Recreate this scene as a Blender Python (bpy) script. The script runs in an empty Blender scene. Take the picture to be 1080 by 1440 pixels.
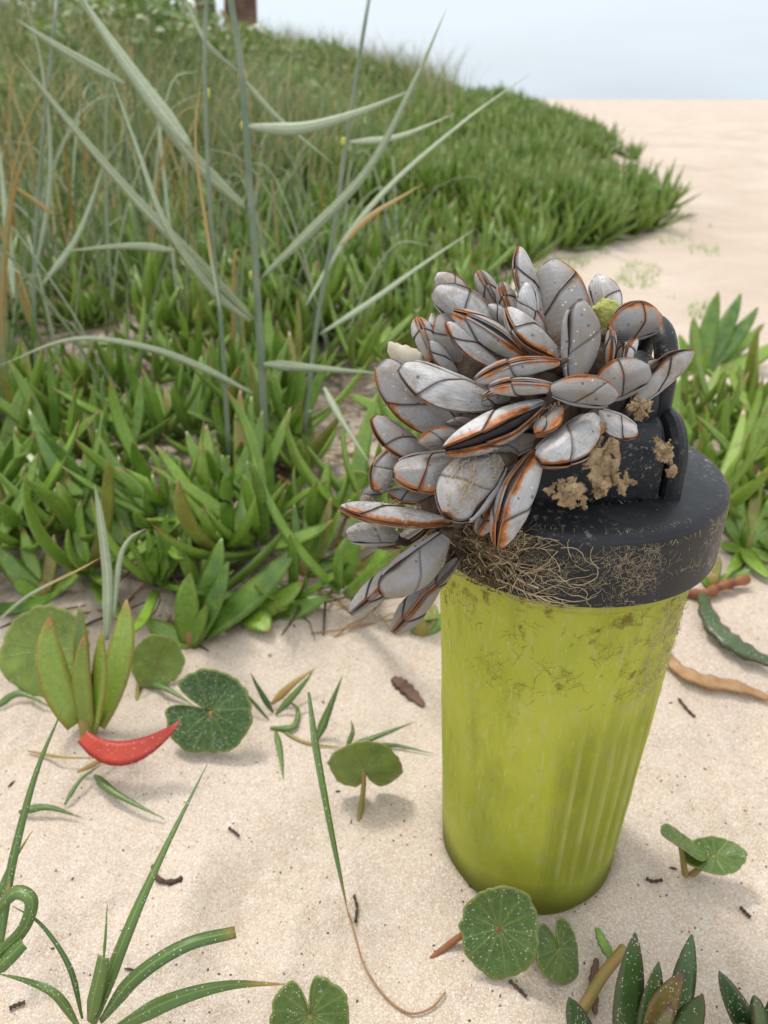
import bpy, math, random
import numpy as np
from mathutils import Vector, Matrix, Quaternion

# ------------------------------------------------------------------ camera, sky, sun, exposure
S = bpy.context.scene
COL = S.collection
F = 1081.0                                   # focal length in photo pixels (1080 x 1440)
TH = math.atan(580 / F)                      # downward pitch
CT, ST = math.cos(TH), math.sin(TH)
H = 0.30                                     # camera height above the sand
cam_d = bpy.data.cameras.new('camera')
cam = bpy.data.objects.new('camera', cam_d); COL.objects.link(cam)
cam.location = (0, 0, H); cam.rotation_euler = (math.pi / 2 - TH, 0, 0)
cam_d.sensor_width = 36; cam_d.lens = 36 * F / 1440
cam_d.clip_start = 0.01; cam_d.clip_end = 3000
cam_d.dof.use_dof = True; cam_d.dof.focus_distance = 0.232; cam_d.dof.aperture_fstop = 17.0
S.camera = cam

W = bpy.data.worlds.new('World'); S.world = W; W.use_nodes = True
wn, wl = W.node_tree.nodes, W.node_tree.links
wn.clear()
SUN_EL, SUN_AZ = math.radians(58), math.radians(-35)     # azimuth from +Y towards +X
sky = wn.new('ShaderNodeTexSky'); sky.sky_type = 'NISHITA'; sky.sun_disc = False
sky.sun_elevation = SUN_EL; sky.sun_rotation = SUN_AZ; sky.air_density = 1.0; sky.dust_density = 3.0
tc = wn.new('ShaderNodeTexCoord'); sp = wn.new('ShaderNodeSeparateXYZ')
wl.new(tc.outputs['Generated'], sp.inputs[0])
gr = wn.new('ShaderNodeMapRange'); gr.inputs[1].default_value = 0.0; gr.inputs[2].default_value = 1.0
gr.inputs[3].default_value = 0.0; gr.inputs[4].default_value = 1.0
wl.new(sp.outputs[2], gr.inputs[0])
ovc = wn.new('ShaderNodeMix'); ovc.data_type = 'RGBA'      # overcast luminance: brighter towards the zenith
ovc.inputs[6].default_value = (5.9, 6.65, 7.35, 1); ovc.inputs[7].default_value = (11.6, 11.7, 12.0, 1)
wl.new(gr.outputs[0], ovc.inputs[0])
mp = wn.new('ShaderNodeMapping'); mp.inputs['Scale'].default_value = (1.2, 1.2, 9.0)
wl.new(tc.outputs['Generated'], mp.inputs[0])
cn = wn.new('ShaderNodeTexNoise'); cn.inputs['Scale'].default_value = 2.2; cn.inputs['Detail'].default_value = 5
wl.new(mp.outputs[0], cn.inputs['Vector'])
cr = wn.new('ShaderNodeMapRange'); cr.inputs[1].default_value = 0.35; cr.inputs[2].default_value = 0.7
cr.inputs[3].default_value = 0.78; cr.inputs[4].default_value = 0.92
wl.new(cn.outputs[0], cr.inputs[0])
mx = wn.new('ShaderNodeMix'); mx.data_type = 'RGBA'
wl.new(cr.outputs[0], mx.inputs[0]); wl.new(sky.outputs[0], mx.inputs[6]); wl.new(ovc.outputs[2], mx.inputs[7])
bg = wn.new('ShaderNodeBackground'); bg.inputs[1].default_value = 0.10
wl.new(mx.outputs[2], bg.inputs[0])
wo = wn.new('ShaderNodeOutputWorld'); wl.new(bg.outputs[0], wo.inputs[0])

sd = bpy.data.lights.new('sun', 'SUN'); sd.energy = 1.5; sd.angle = math.radians(11); sd.color = (1.0, 0.96, 0.9)
sun = bpy.data.objects.new('sun', sd); COL.objects.link(sun)
sdir = Vector((math.sin(SUN_AZ) * math.cos(SUN_EL), math.cos(SUN_AZ) * math.cos(SUN_EL), math.sin(SUN_EL)))
sun.rotation_euler = sdir.to_track_quat('Z', 'Y').to_euler(); sun.location = (0, 0, 5)

S.view_settings.view_transform = 'Standard'; S.view_settings.look = 'None'
S.view_settings.exposure = 0.48; S.view_settings.gamma = 1.0; S.view_settings.use_curve_mapping = False
S.cycles.max_bounces = 6; S.cycles.diffuse_bounces = 4; S.cycles.glossy_bounces = 2; S.cycles.transmission_bounces = 4

# ------------------------------------------------------------------ helpers
R = random.Random(7)
def ray(px, py):
    a = (px - 540) / F; b = (py - 720) / F
    return Vector((a, CT - b * ST, -ST - b * CT))
def P(px, py, d):                             # the point at view depth d behind that spot of the photo
    return Vector((0, 0, H)) + ray(px, py) * d
def project(p):
    x, y, z = p[0], p[1], p[2] - H
    d = y * CT - z * ST; u = y * ST + z * CT
    return 540 + F * x / d, 720 - F * u / d, d

def _hash(ix, iy, s):
    n = (ix * 374761393 + iy * 668265263 + s * 974634777) & 0xffffffff
    n = ((n ^ (n >> 13)) * 1274126177) & 0xffffffff
    return ((n ^ (n >> 16)) & 0xffffff) / float(0xffffff)
def vnoise(x, y, s=0):
    x = np.asarray(x, float); y = np.asarray(y, float)
    ix = np.floor(x).astype(np.int64); iy = np.floor(y).astype(np.int64)
    fx = x - ix; fy = y - iy
    fx = fx * fx * (3 - 2 * fx); fy = fy * fy * (3 - 2 * fy)
    a = _hash(ix, iy, s); b = _hash(ix + 1, iy, s); c = _hash(ix, iy + 1, s); d = _hash(ix + 1, iy + 1, s)
    return (a * (1 - fx) + b * fx) * (1 - fy) + (c * (1 - fx) + d * fx) * fy
def fbm(x, y, s=0, o=4):
    t = 0; amp = 0.5
    for k in range(o):
        t = t + amp * (vnoise(x, y, s + k) - 0.5); x = x * 2.03 + 11.3; y = y * 2.03 + 5.7; amp *= 0.5
    return t
def _h1(ix, iy, s):
    n = (ix * 374761393 + iy * 668265263 + s * 974634777) & 0xffffffff
    n = ((n ^ (n >> 13)) * 1274126177) & 0xffffffff
    return ((n ^ (n >> 16)) & 0xffffff) / 16777215.0
def vn1(x, y, s=0):
    ix = math.floor(x); iy = math.floor(y); fx = x - ix; fy = y - iy
    fx = fx * fx * (3 - 2 * fx); fy = fy * fy * (3 - 2 * fy)
    return (_h1(ix, iy, s) * (1 - fx) + _h1(ix + 1, iy, s) * fx) * (1 - fy) + (_h1(ix, iy + 1, s) * (1 - fx) + _h1(ix + 1, iy + 1, s) * fx) * fy
def fb1(x, y, s=0, o=4):
    t = 0; amp = .5
    for k in range(o):
        t += amp * (vn1(x, y, s + k) - .5); x = x * 2.03 + 11.3; y = y * 2.03 + 5.7; amp *= .5
    return t
def ss1(a, b, x):
    t = min(1, max(0, (x - a) / (b - a))); return t * t * (3 - 2 * t)
def sstep(a, b, x):
    t = np.clip((np.asarray(x, float) - a) / (b - a), 0, 1); return t * t * (3 - 2 * t)

YB = [0, .4, .5, .75, 1.0, 1.45, 1.8, 2.1, 3.0, 6.0, 15, 40]
XB = [-.2, .0, .02, .03, .09, .23, .43, .68, .92, 1.7, 2.9, 5.0]
BX, BY = 0.0648, 0.239                        # bottle axis
def ground(x, y):
    x = np.asarray(x, float); y = np.asarray(y, float)
    xb = np.interp(y, YB, XB)
    sl = np.interp(y, [0, .6, 1.2, 3.0, 6.0, 15, 40], [0, 0, .07, .22, .27, .13, .04])
    dl = np.maximum(xb - x, 0)
    h = sl * dl * (1 - .10 * np.minimum(dl, 4))
    rough = sstep(.6, 3, y)
    h = h + fbm(x * 1.1, y * 1.1, 40, 3) * .12 * rough * sstep(.0, .6, xb - x)
    h = h + fbm(x * .35 + 3, y * .35, 50, 3) * .10 * sstep(3, 8, y) * sstep(0, 1, x - xb)
    near = 1 - sstep(4, 30, y)
    h = h + fbm(x * 7 + 1, y * 7 + 2, 3, 3) * .030 * near + fbm(x * 26, y * 26, 9, 3) * .017 * near
    pit = np.maximum(0, fbm(x * 19 + 4, y * 15 + 8, 22, 2) - .08)
    h = h - pit * .035 * near
    h = h + np.abs(fbm(x * 75, y * 75, 15, 3)) * .0040 * (1 - sstep(.6, 1.6, y))
    h = h + (np.abs(fbm(x * 2.6, y * 2.0, 63, 3)) - .1) * .11 * sstep(1.2, 2.5, y) * (1 - sstep(12, 40, y))
    h = h + .018 * sstep(.36, .5, y) * sstep(0, .12, xb + .05 - x) * (1 - sstep(.9, 1.5, y))
    r = np.sqrt((x - BX) ** 2 + (y - BY) ** 2)
    k = 1 - sstep(.045, .09, r)
    h = h * (1 - k) + k * (.002 + .0065 * vnoise(x * 45, y * 45, 5) * sstep(.034, .040, r) * (1 - sstep(.042, .075, r)))
    far = sstep(30, 90, y)
    return h + .30 * sstep(20, 80, y) * .92 + far * .0
_hn = ground(*np.meshgrid(np.arange(-1.0, 1.0, .0035), np.arange(-.1, 1.4, .0035)))
_hf = ground(*np.meshgrid(np.arange(-12, 10, .05), np.arange(-1, 30, .05)))
def gz(x, y):
    if -.99 < x < .98 and -.09 < y < 1.38: g, x, y = _hn, (x + 1) / .0035, (y + .1) / .0035
    else: g, x, y = _hf, min(max((x + 12) / .05, 0), 437), min(max((y + 1) / .05, 0), 617)
    i, j = int(x), int(y); fx, fy = x - i, y - j
    return float((g[j, i] * (1 - fx) + g[j, i + 1] * fx) * (1 - fy) + (g[j + 1, i] * (1 - fx) + g[j + 1, i + 1] * fx) * fy)
def G(px, py, lift=0.0):                      # where the line of sight through that spot meets the sand
    d = ray(px, py); t = .1; o = Vector((0, 0, H))
    prev = t
    while t < 60:
        p = o + d * t
        if p.z < gz(p.x, p.y): break
        prev = t; t *= 1.02
    lo, hi = prev, t
    for _ in range(14):
        m = (lo + hi) / 2; p = o + d * m
        if p.z < gz(p.x, p.y): hi = m
        else: lo = m
    p = o + d * hi; p.z += lift
    return p

def mesh(name, verts, faces, mat=None, cols=None, smooth=True):
    me = bpy.data.meshes.new(name)
    verts = np.asarray(verts, dtype=np.float32).reshape(-1, 3)
    me.from_pydata(verts.tolist(), [], faces if isinstance(faces, list) else faces.tolist())
    if mat: me.materials.append(mat)
    if cols is not None:
        ca = me.color_attributes.new('Col', 'FLOAT_COLOR', 'POINT')
        c = np.ones((len(verts), 4), np.float32); c[:, :3] = np.asarray(cols, np.float32).reshape(-1, 3)
        ca.data.foreach_set('color', c.ravel())
    if smooth: me.polygons.foreach_set('use_smooth', [True] * len(me.polygons))
    me.update()
    return me
def obj(name, me, parent=None, loc=None):
    o = bpy.data.objects.new(name, me); COL.objects.link(o)
    if parent: o.parent = parent
    if loc is not None: o.location = loc
    return o
def tag(o, label=None, cat=None, group=None, kind=None):
    if label: o['label'] = label
    if cat: o['category'] = cat
    if group: o['group'] = group
    if kind or cat: o['kind'] = kind or 'thing'
    return o
def empty(name, loc, label=None, cat=None, group=None):
    o = bpy.data.objects.new(name, None); COL.objects.link(o); o.location = loc
    o.empty_display_size = .01
    return tag(o, label, cat, group)

class MB:
    def __init__(s): s.v = []; s.f = []; s.c = []
    def add(s, v, f, c=None):
        n = len(s.v); s.v += [tuple(q) for q in v]; s.f += [tuple(i + n for i in q) for q in f]
        s.c += ([tuple(q) for q in c] if c is not None else [(0, 0, 0)] * len(v))
    def build(s, name, mat, parent=None, smooth=True, loc=None):
        return obj(name, mesh(name, s.v, s.f, mat, s.c, smooth), parent, loc)

def tube(pts, rads, sides=5, cap=True, col=(0, 0, 0)):
    pts = [Vector(p) for p in pts]; V = []; Fc = []
    n = len(pts); up = None
    for i, p in enumerate(pts):
        t = (pts[min(i + 1, n - 1)] - pts[max(i - 1, 0)])
        if t.length < 1e-9: t = Vector((0, 0, 1))
        t.normalize()
        if up is None: up = t.orthogonal().normalized()
        up = (up - t * up.dot(t))
        up = up.normalized() if up.length > 1e-6 else t.orthogonal().normalized()
        w = t.cross(up)
        r = rads[i] if hasattr(rads, '__len__') else rads
        for k in range(sides):
            a = 2 * math.pi * k / sides
            V.append(p + up * (math.cos(a) * r) + w * (math.sin(a) * r))
    for i in range(n - 1):
        for k in range(sides):
            k2 = (k + 1) % sides
            Fc.append((i * sides + k, i * sides + k2, (i + 1) * sides + k2, (i + 1) * sides + k))
    if cap:
        Fc.append(tuple(range(sides - 1, -1, -1))); Fc.append(tuple((n - 1) * sides + k for k in range(sides)))
    return V, Fc, [col] * len(V)

def spline(ctrl, n):                          # Catmull-Rom through the control points
    c = [Vector(p) for p in ctrl]
    if len(c) == 2: return [c[0].lerp(c[1], i / (n - 1)) for i in range(n)]
    c = [c[0] * 2 - c[1]] + c + [c[-1] * 2 - c[-2]]
    m = len(c) - 3; out = []
    for i in range(n):
        t = i / (n - 1) * m; k = min(int(t), m - 1); t -= k
        p0, p1, p2, p3 = c[k:k + 4]
        out.append(.5 * ((2 * p1) + (p2 - p0) * t + (2 * p0 - 5 * p1 + 4 * p2 - p3) * t * t + (3 * p1 - p0 - 3 * p2 + p3) * t ** 3))
    return out

# ------------------------------------------------------------------ materials
class NT:
    def __init__(s, name):
        s.m = bpy.data.materials.new(name); s.m.use_nodes = True
        s.n = s.m.node_tree.nodes; s.l = s.m.node_tree.links; s.n.clear()
        s.out = s.n.new('ShaderNodeOutputMaterial')
    def node(s, t, **kw):
        x = s.n.new(t)
        for k, v in kw.items(): setattr(x, k, v)
        return x
    def link(s, a, b): s.l.new(a, b)
    def val(s, x, sock):
        if hasattr(x, 'is_linked'): s.link(x, sock)
        else: sock.default_value = x
    def mix(s, fac, a, b, mode='MIX'):
        m = s.node('ShaderNodeMix', data_type='RGBA', blend_type=mode)
        s.val(fac, m.inputs[0])
        for x, k in ((a, 6), (b, 7)):
            if hasattr(x, 'is_linked'): s.link(x, m.inputs[k])
            else: m.inputs[k].default_value = (*x, 1)
        return m.outputs[2]
    def math(s, op, a, b=0.0, clamp=False):
        m = s.node('ShaderNodeMath', operation=op, use_clamp=clamp); s.val(a, m.inputs[0]); s.val(b, m.inputs[1]); return m.outputs[0]
    def range(s, x, a, b, c=0.0, d=1.0):
        m = s.node('ShaderNodeMapRange'); s.val(x, m.inputs[0])
        for k, v in enumerate((a, b, c, d)): m.inputs[k + 1].default_value = v
        return m.outputs[0]
    def coord(s, kind='Object', scale=None):
        t = s.node('ShaderNodeTexCoord').outputs[kind]
        if scale:
            mp = s.node('ShaderNodeMapping'); mp.inputs['Scale'].default_value = scale; s.link(t, mp.inputs[0]); t = mp.outputs[0]
        return t
    def geopos(s): return s.node('ShaderNodeNewGeometry').outputs['Position']
    def noise(s, vec, scale, detail=3, rough=.5):
        n = s.node('ShaderNodeTexNoise'); s.link(vec, n.inputs['Vector'])
        n.inputs['Scale'].default_value = scale; n.inputs['Detail'].default_value = detail; n.inputs['Roughness'].default_value = rough
        return n.outputs[0]
    def voro(s, vec, scale, feature='F1'):
        n = s.node('ShaderNodeTexVoronoi', feature=feature); s.link(vec, n.inputs['Vector']); n.inputs['Scale'].default_value = scale
        return n
    def attr(s):
        a = s.node('ShaderNodeVertexColor', layer_name='Col'); sp = s.node('ShaderNodeSeparateColor'); s.link(a.outputs[0], sp.inputs[0])
        return sp.outputs
    def bump(s, h, strength=.3, dist=.001, normal=None):
        b = s.node('ShaderNodeBump'); b.inputs['Strength'].default_value = strength; b.inputs['Distance'].default_value = dist
        s.link(h, b.inputs['Height'])
        if normal is not None: s.link(normal, b.inputs['Normal'])
        return b.outputs[0]
    def principled(s, color, rough=.5, normal=None, spec=.5, sss=0, sssr=(.3, .3, .1), **kw):
        p = s.node('ShaderNodeBsdfPrincipled')
        if hasattr(color, 'is_linked'): s.link(color, p.inputs['Base Color'])
        else: p.inputs['Base Color'].default_value = (*color, 1)
        s.val(rough, p.inputs['Roughness']); p.inputs['Specular IOR Level'].default_value = spec
        if normal is not None: s.link(normal, p.inputs['Normal'])
        if sss:
            p.inputs['Subsurface Weight'].default_value = sss; p.inputs['Subsurface Radius'].default_value = sssr; p.inputs['Subsurface Scale'].default_value = .004
        return p
    def finish(s, sh): s.link(sh.outputs[0] if hasattr(sh, 'outputs') else sh, s.out.inputs[0]); return s.m
    def rnd(s): return s.node('ShaderNodeObjectInfo').outputs['Random']

def add_translucent(t, p, col, amount):
    tr = t.node('ShaderNodeBsdfTranslucent')
    if hasattr(col, 'is_linked'): t.link(col, tr.inputs[0])
    else: tr.inputs[0].default_value = (*col, 1)
    m = t.node('ShaderNodeMixShader'); m.inputs[0].default_value = amount
    t.link(p.outputs[0], m.inputs[1]); t.link(tr.outputs[0], m.inputs[2])
    return m

def m_sand():
    t = NT('sand'); pos = t.geopos()
    g = t.voro(pos, 2100); g2 = t.voro(pos, 1250)
    big = t.noise(pos, 14, 4); mid = t.noise(pos, 160, 3)
    base = t.mix(t.range(big, .35, .65), (.52, .42, .318), (.60, .50, .395))
    base = t.mix(t.range(mid, .3, .7), base, (.63, .54, .44))
    lg = t.noise(pos, 1.7, 4, .6); base = t.mix(t.range(lg, .42, .62, 0, .55), base, (.40, .305, .22))
    sc = t.node('ShaderNodeSeparateColor'); t.link(g.outputs['Color'], sc.inputs[0])
    c = t.mix(t.math('MULTIPLY', t.range(sc.outputs[0], .74, .80), .62), base, (.78, .74, .68))       # quartz
    c = t.mix(t.math('MULTIPLY', t.range(sc.outputs[1], .76, .82), .52), c, (.40, .23, .12))           # ochre
    sc2 = t.node('ShaderNodeSeparateColor'); t.link(g2.outputs['Color'], sc2.inputs[0])
    c = t.mix(t.range(sc2.outputs[2], .994, .997), c, (.05, .04, .035))                               # dark grains
    c = t.mix(t.range(g.outputs['Distance'], .25, .75, 0, .10), c, (.22, .15, .09))
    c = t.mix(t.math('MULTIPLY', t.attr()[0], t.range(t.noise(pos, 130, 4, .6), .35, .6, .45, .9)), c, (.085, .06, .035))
    bn = t.noise(pos, 420, 4, .65)
    b = t.bump(bn, .55, .0012); b = t.bump(g.outputs['Distance'], .35, -.0005, b)
    return t.finish(t.principled(c, .9, b, .25))
def m_leaf(name, lo, hi, tipc, edgec, sand=.22, trans=.16, rough=.34, tip0=.86):
    t = NT(name); a = t.attr(); co = t.coord('Object'); rn = t.rnd()
    f = t.math('ADD', t.math('MULTIPLY', rn, .55), t.math('MULTIPLY', a[1], .6))
    c = t.mix(f, lo, hi)
    c = t.mix(t.math('MULTIPLY', t.range(a[1], .92, .94), .8), c, (.30, .17, .06))
    c = t.mix(t.math('MULTIPLY', t.range(a[1], .16, .10), .6), c, tuple(min(1, x * 1.45) for x in hi))
    n = t.noise(co, 90, 3); c = t.mix(t.range(n, .35, .75, 0, .35), c, tuple(min(1, x * 1.5) for x in hi))
    c = t.mix(t.range(t.noise(t.geopos(), 1.6, 3), .48, .68, 0, .5), c, tuple(min(1, q * w) for q, w in zip(hi, (1.55, 1.25, 1.3))))
    c = t.mix(t.math('MULTIPLY', a[2], .55), c, edgec)
    tip = t.math('MULTIPLY', t.range(a[0], tip0, 1.0), t.range(rn, .2, .8, .1, 1.0), True)
    c = t.mix(tip, c, tipc)
    c = t.mix(t.range(t.noise(co, 420, 4, .65), .4, .7, 0, .34), c, tuple(x * .8 for x in lo))
    nb = t.noise(co, 55, 2); c = t.mix(t.math('MULTIPLY', t.range(nb, .68, .75), .5), c, (.16, .09, .03))
    gp = t.geopos(); v = t.voro(gp, 1350); sc = t.node('ShaderNodeSeparateColor'); t.link(v.outputs['Color'], sc.inputs[0])
    dn = t.range(t.noise(gp, 48, 3), .3, .7)
    m = t.math('MULTIPLY', t.math('LESS_THAN', v.outputs['Distance'], t.math('ADD', .06, t.math('MULTIPLY', sc.outputs[2], .28))), t.math('GREATER_THAN', t.math('ADD', sc.outputs[0], t.math('MULTIPLY', dn, .5)), 1.28 - sand))
    c = t.mix(m, c, (.72, .67, .58))
    b = t.bump(t.noise(co, 700, 2), .10, .0005); b = t.bump(m, .5, .0004, b)
    p = t.principled(c, t.math('ADD', t.math('MULTIPLY', m, .5), rough), b, .6)
    return t.finish(add_translucent(t, p, c, trans))
def m_grass(name, lo, hi, dry, trans=.25, rough=.5, sand=.0):
    t = NT(name); a = t.attr(); co = t.coord('Object'); rn = t.rnd()
    f = t.math('ADD', t.math('MULTIPLY', rn, .5), t.math('MULTIPLY', a[1], .6))
    c = t.mix(f, lo, hi)
    w = t.node('ShaderNodeTexWave', wave_type='BANDS', bands_direction='X')
    ws = t.math('SINE', t.math('MULTIPLY', a[2], 62.0)); c = t.mix(t.range(ws, -1, 1, 0, .30), c, tuple(x * .55 for x in lo))
    c = t.mix(t.range(t.math('ABSOLUTE', t.math('SUBTRACT', a[2], .5)), .02, .07, .5, 0), c, tuple(min(1, x * 1.7) for x in hi))
    c = t.mix(a[0], c, dry)
    gp = t.geopos()
    n = t.noise(gp, 260, 3); c = t.mix(t.range(n, .3, .8, 0, .25), c, tuple(x * .6 for x in lo))
    if sand:
        v = t.voro(gp, 1350); sc = t.node('ShaderNodeSeparateColor'); t.link(v.outputs['Color'], sc.inputs[0])
        m = t.math('MULTIPLY', t.math('LESS_THAN', v.outputs['Distance'], t.math('ADD', .06, t.math('MULTIPLY', sc.outputs[2], .28))), t.math('GREATER_THAN', t.math('ADD', sc.outputs[0], t.math('MULTIPLY', t.noise(gp, 70, 2), .6)), 1.33 - sand))
        c = t.mix(m, c, (.72, .67, .58))
    p = t.principled(c, rough, None, .55)
    return t.finish(add_translucent(t, p, c, trans))
def m_plain(name, c1, c2, scale=60, rough=.7, bump=.4, bscale=200, dist=.001, spec=.3):
    t = NT(name); co = t.geopos()
    c = t.mix(t.range(t.noise(co, scale, 4), .3, .7), c1, c2)
    return t.finish(t.principled(c, rough, t.bump(t.noise(co, bscale, 4), bump, dist), spec))
def m_shell():
    t = NT('barnacle_shell'); a = t.attr(); co = t.geopos(); ob = t.coord('Object')
    c = t.mix(a[1], (.13, .116, .105), (.68, .66, .635))
    st = t.coord('Object', (2200, 2200, 130)); n = t.noise(st, 1.0, 4, .65); c = t.mix(t.range(n, .35, .7, 0, .6), c, (.24, .22, .21))
    n4 = t.noise(co, 45, 3); c = t.mix(t.range(n4, .40, .66, 0, .52), c, (.20, .18, .165))
    n2 = t.noise(co, 150, 5, .65); c = t.mix(t.range(n2, .47, .70, 0, .85), c, (.25, .185, .12))
    n3 = t.voro(co, 520); s3 = t.node('ShaderNodeSeparateColor'); t.link(n3.outputs['Color'], s3.inputs[0])
    sp = t.math('MULTIPLY', t.math('LESS_THAN', n3.outputs['Distance'], t.math('MULTIPLY', s3.outputs[1], .3)), t.math('GREATER_THAN', s3.outputs[0], .72))
    c = t.mix(t.math('MULTIPLY', sp, .7), c, (.06, .045, .03))
    g3 = t.voro(co, 1100); s4 = t.node('ShaderNodeSeparateColor'); t.link(g3.outputs['Color'], s4.inputs[0])
    gr_ = t.math('MULTIPLY', t.math('LESS_THAN', g3.outputs['Distance'], .33), t.math('GREATER_THAN', t.math('ADD', s4.outputs[0], t.math('MULTIPLY', n4, .5)), 1.27))
    c = t.mix(gr_, c, (.66, .60, .50))
    br = t.noise(co, 300, 3, .6); br2 = t.noise(co, 70, 2)
    e = t.math('MULTIPLY', a[0], t.math('MULTIPLY', t.range(br, .3, .62, .35, 1.2), t.range(br2, .38, .6, .25, 1.25)), True)
    c = t.mix(t.range(e, .28, .62), c, (.46, .15, .028))
    c = t.mix(t.range(e, .72, .95, 0, .7), c, (.11, .04, .015))
    c = t.mix(t.math('MULTIPLY', a[2], .8), c, (.05, .032, .025))
    gl = t.node('ShaderNodeTexWave', wave_type='BANDS', bands_direction='Z'); t.link(ob, gl.inputs[0]); gl.inputs['Scale'].default_value = 170; gl.inputs['Distortion'].default_value = 4; gl.inputs['Detail'].default_value = 3
    b = t.bump(gl.outputs[1], .08, .0003); b = t.bump(n, .5, .0005, b); b = t.bump(n2, .22, .0008, b); b = t.bump(gr_, .5, .0004, b)
    return t.finish(t.principled(c, t.range(n2, .3, .7, .28, .62), b, .6))
def m_bottle():
    t = NT('lime_plastic'); co = t.geopos(); s = t.node('ShaderNodeSeparateXYZ'); t.link(co, s.inputs[0]); z = s.outputs[2]
    base = t.mix(t.range(t.noise(co, 22, 3), .3, .7), (.52, .555, .035), (.66, .67, .10))
    st = t.coord('Object', (60, 60, 18)); n = t.noise(st, 1.0, 5, .65)
    c = t.mix(t.range(n, .52, .72, 0, .55), base, (.30, .34, .03))
    # haze of scratches and dried salt
    sc = t.noise(t.coord('Object', (260, 260, 90)), 1.0, 5, .7); c = t.mix(t.range(sc, .5, .75, 0, .45), c, (.70, .70, .36))
    # brown algal film, thickest under the lid
    al = t.noise(co, 95, 6, .7); up = t.range(z, .07, .155, -.16, .06)
    am = t.range(t.math('ADD', al, up), .595, .68, 0, .85)
    fs = t.noise(t.coord('Object', (700, 700, 260)), 1.0, 4, .75); c = t.mix(t.range(fs, .60, .70, 0, .5), c, (.80, .80, .52))
    sl_ = t.noise(t.coord('Object', (1600, 1600, 70)), 1.0, 2, .5); c = t.mix(t.range(sl_, .68, .72, 0, .5), c, (.84, .84, .62))
    c = t.mix(am, c, (.23, .15, .035))
    sp = t.noise(co, 420, 3, .6); c = t.mix(t.range(sp, .70, .76, 0, .7), c, (.16, .11, .03))
    grn_shade = t.range(t.math('ADD', t.noise(t.coord('Object', (30, 30, 14)), 1.0, 4, .6), t.range(z, .02, .13, .16, -.16)),   .42, .68, 0, .32)  # green tint growing downward: the lower body's shade put into the colour
    c = t.mix(grn_shade, c, (.235, .31, .018))
    ca_ = t.attr(); val = t.math('MULTIPLY', t.math('SUBTRACT', 1.0, ca_[0]), ca_[1])
    c = t.mix(t.math('MULTIPLY', t.math('MULTIPLY', val, t.range(sc, .35, .6, .25, 1.0)), .42), c, (.22, .215, .03))  # grime in rib valleys, worn crests below; also paints in the ribs' shading
    c = t.mix(t.math('MULTIPLY', t.math('MULTIPLY', ca_[0], ca_[1]), t.range(sc, .3, .6, .2, .75)), c, (.72, .73, .32))
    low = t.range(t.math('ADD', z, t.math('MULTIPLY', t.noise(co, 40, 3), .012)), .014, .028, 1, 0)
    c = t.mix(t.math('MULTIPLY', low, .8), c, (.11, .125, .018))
    b = t.bump(sc, .12, .0006); b = t.bump(al, .2, .0008, b)
    rough = t.math('ADD', t.range(sc, .3, .7, .34, .58), t.math('MULTIPLY', am, .3))
    p = t.principled(c, rough, b, .42)
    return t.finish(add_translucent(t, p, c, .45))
def m_lid():
    t = NT('black_plastic'); co = t.geopos()
    n = t.noise(co, 70, 5, .65)
    c = t.mix(t.range(n, .45, .75), (.010, .011, .0125), (.028, .029, .031))
    f = t.noise(co, 480, 4, .75); g = t.noise(co, 40, 3)
    dust = t.math('MULTIPLY', t.range(f, .56, .66), t.range(g, .44, .62))
    c = t.mix(t.math('MULTIPLY', dust, .75), c, (.34, .31, .26))
    v = t.noise(co, 900, 2, .6); c = t.mix(t.range(v, .70, .76, 0, .5), c, (.45, .42, .36))
    b = t.bump(f, .22, .0006)
    return t.finish(t.principled(c, t.range(n, .3, .7, .36, .6), b, .38))
def m_penny():
    t = NT('pennywort_leaf'); a = t.attr(); co = t.coord('Object'); rn = t.rnd()
    c = t.mix(t.math('MULTIPLY', a[1], 2.6, True), (.24, .33, .05), (.045, .11, .024))
    n = t.noise(t.geopos(), 140, 3); c = t.mix(t.range(n, .35, .75, 0, .5), c, (.035, .085, .02))
    c = t.mix(t.math('MULTIPLY', a[0], .75), c, (.24, .30, .08))          # veins
    vn_ = t.voro(co, 330, 'DISTANCE_TO_EDGE'); c = t.mix(t.range(vn_.outputs['Distance'], .0, .10, .42, 0), c, (.20, .26, .06))
    c = t.mix(t.math('MULTIPLY', a[2], .7), c, (.33, .34, .09))           # rim
    gp = t.geopos(); v = t.voro(gp, 1300); sc = t.node('ShaderNodeSeparateColor'); t.link(v.outputs['Color'], sc.inputs[0])
    d = t.math('ADD', sc.outputs[0], t.math('MULTIPLY', t.math('ADD', t.range(t.noise(gp, 50, 3), .3, .7), a[1]), .5))
    m = t.math('MULTIPLY', t.math('LESS_THAN', v.outputs['Distance'], t.math('ADD', .06, t.math('MULTIPLY', sc.outputs[2], .28))), t.math('GREATER_THAN', d, 1.14))
    c = t.mix(m, c, (.74, .69, .6))
    b = t.bump(a[0], .5, .0006); b = t.bump(n, .2, .0006, b)
    p = t.principled(c, .42, b, .45)
    return t.finish(add_translucent(t, p, c, .22))

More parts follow.
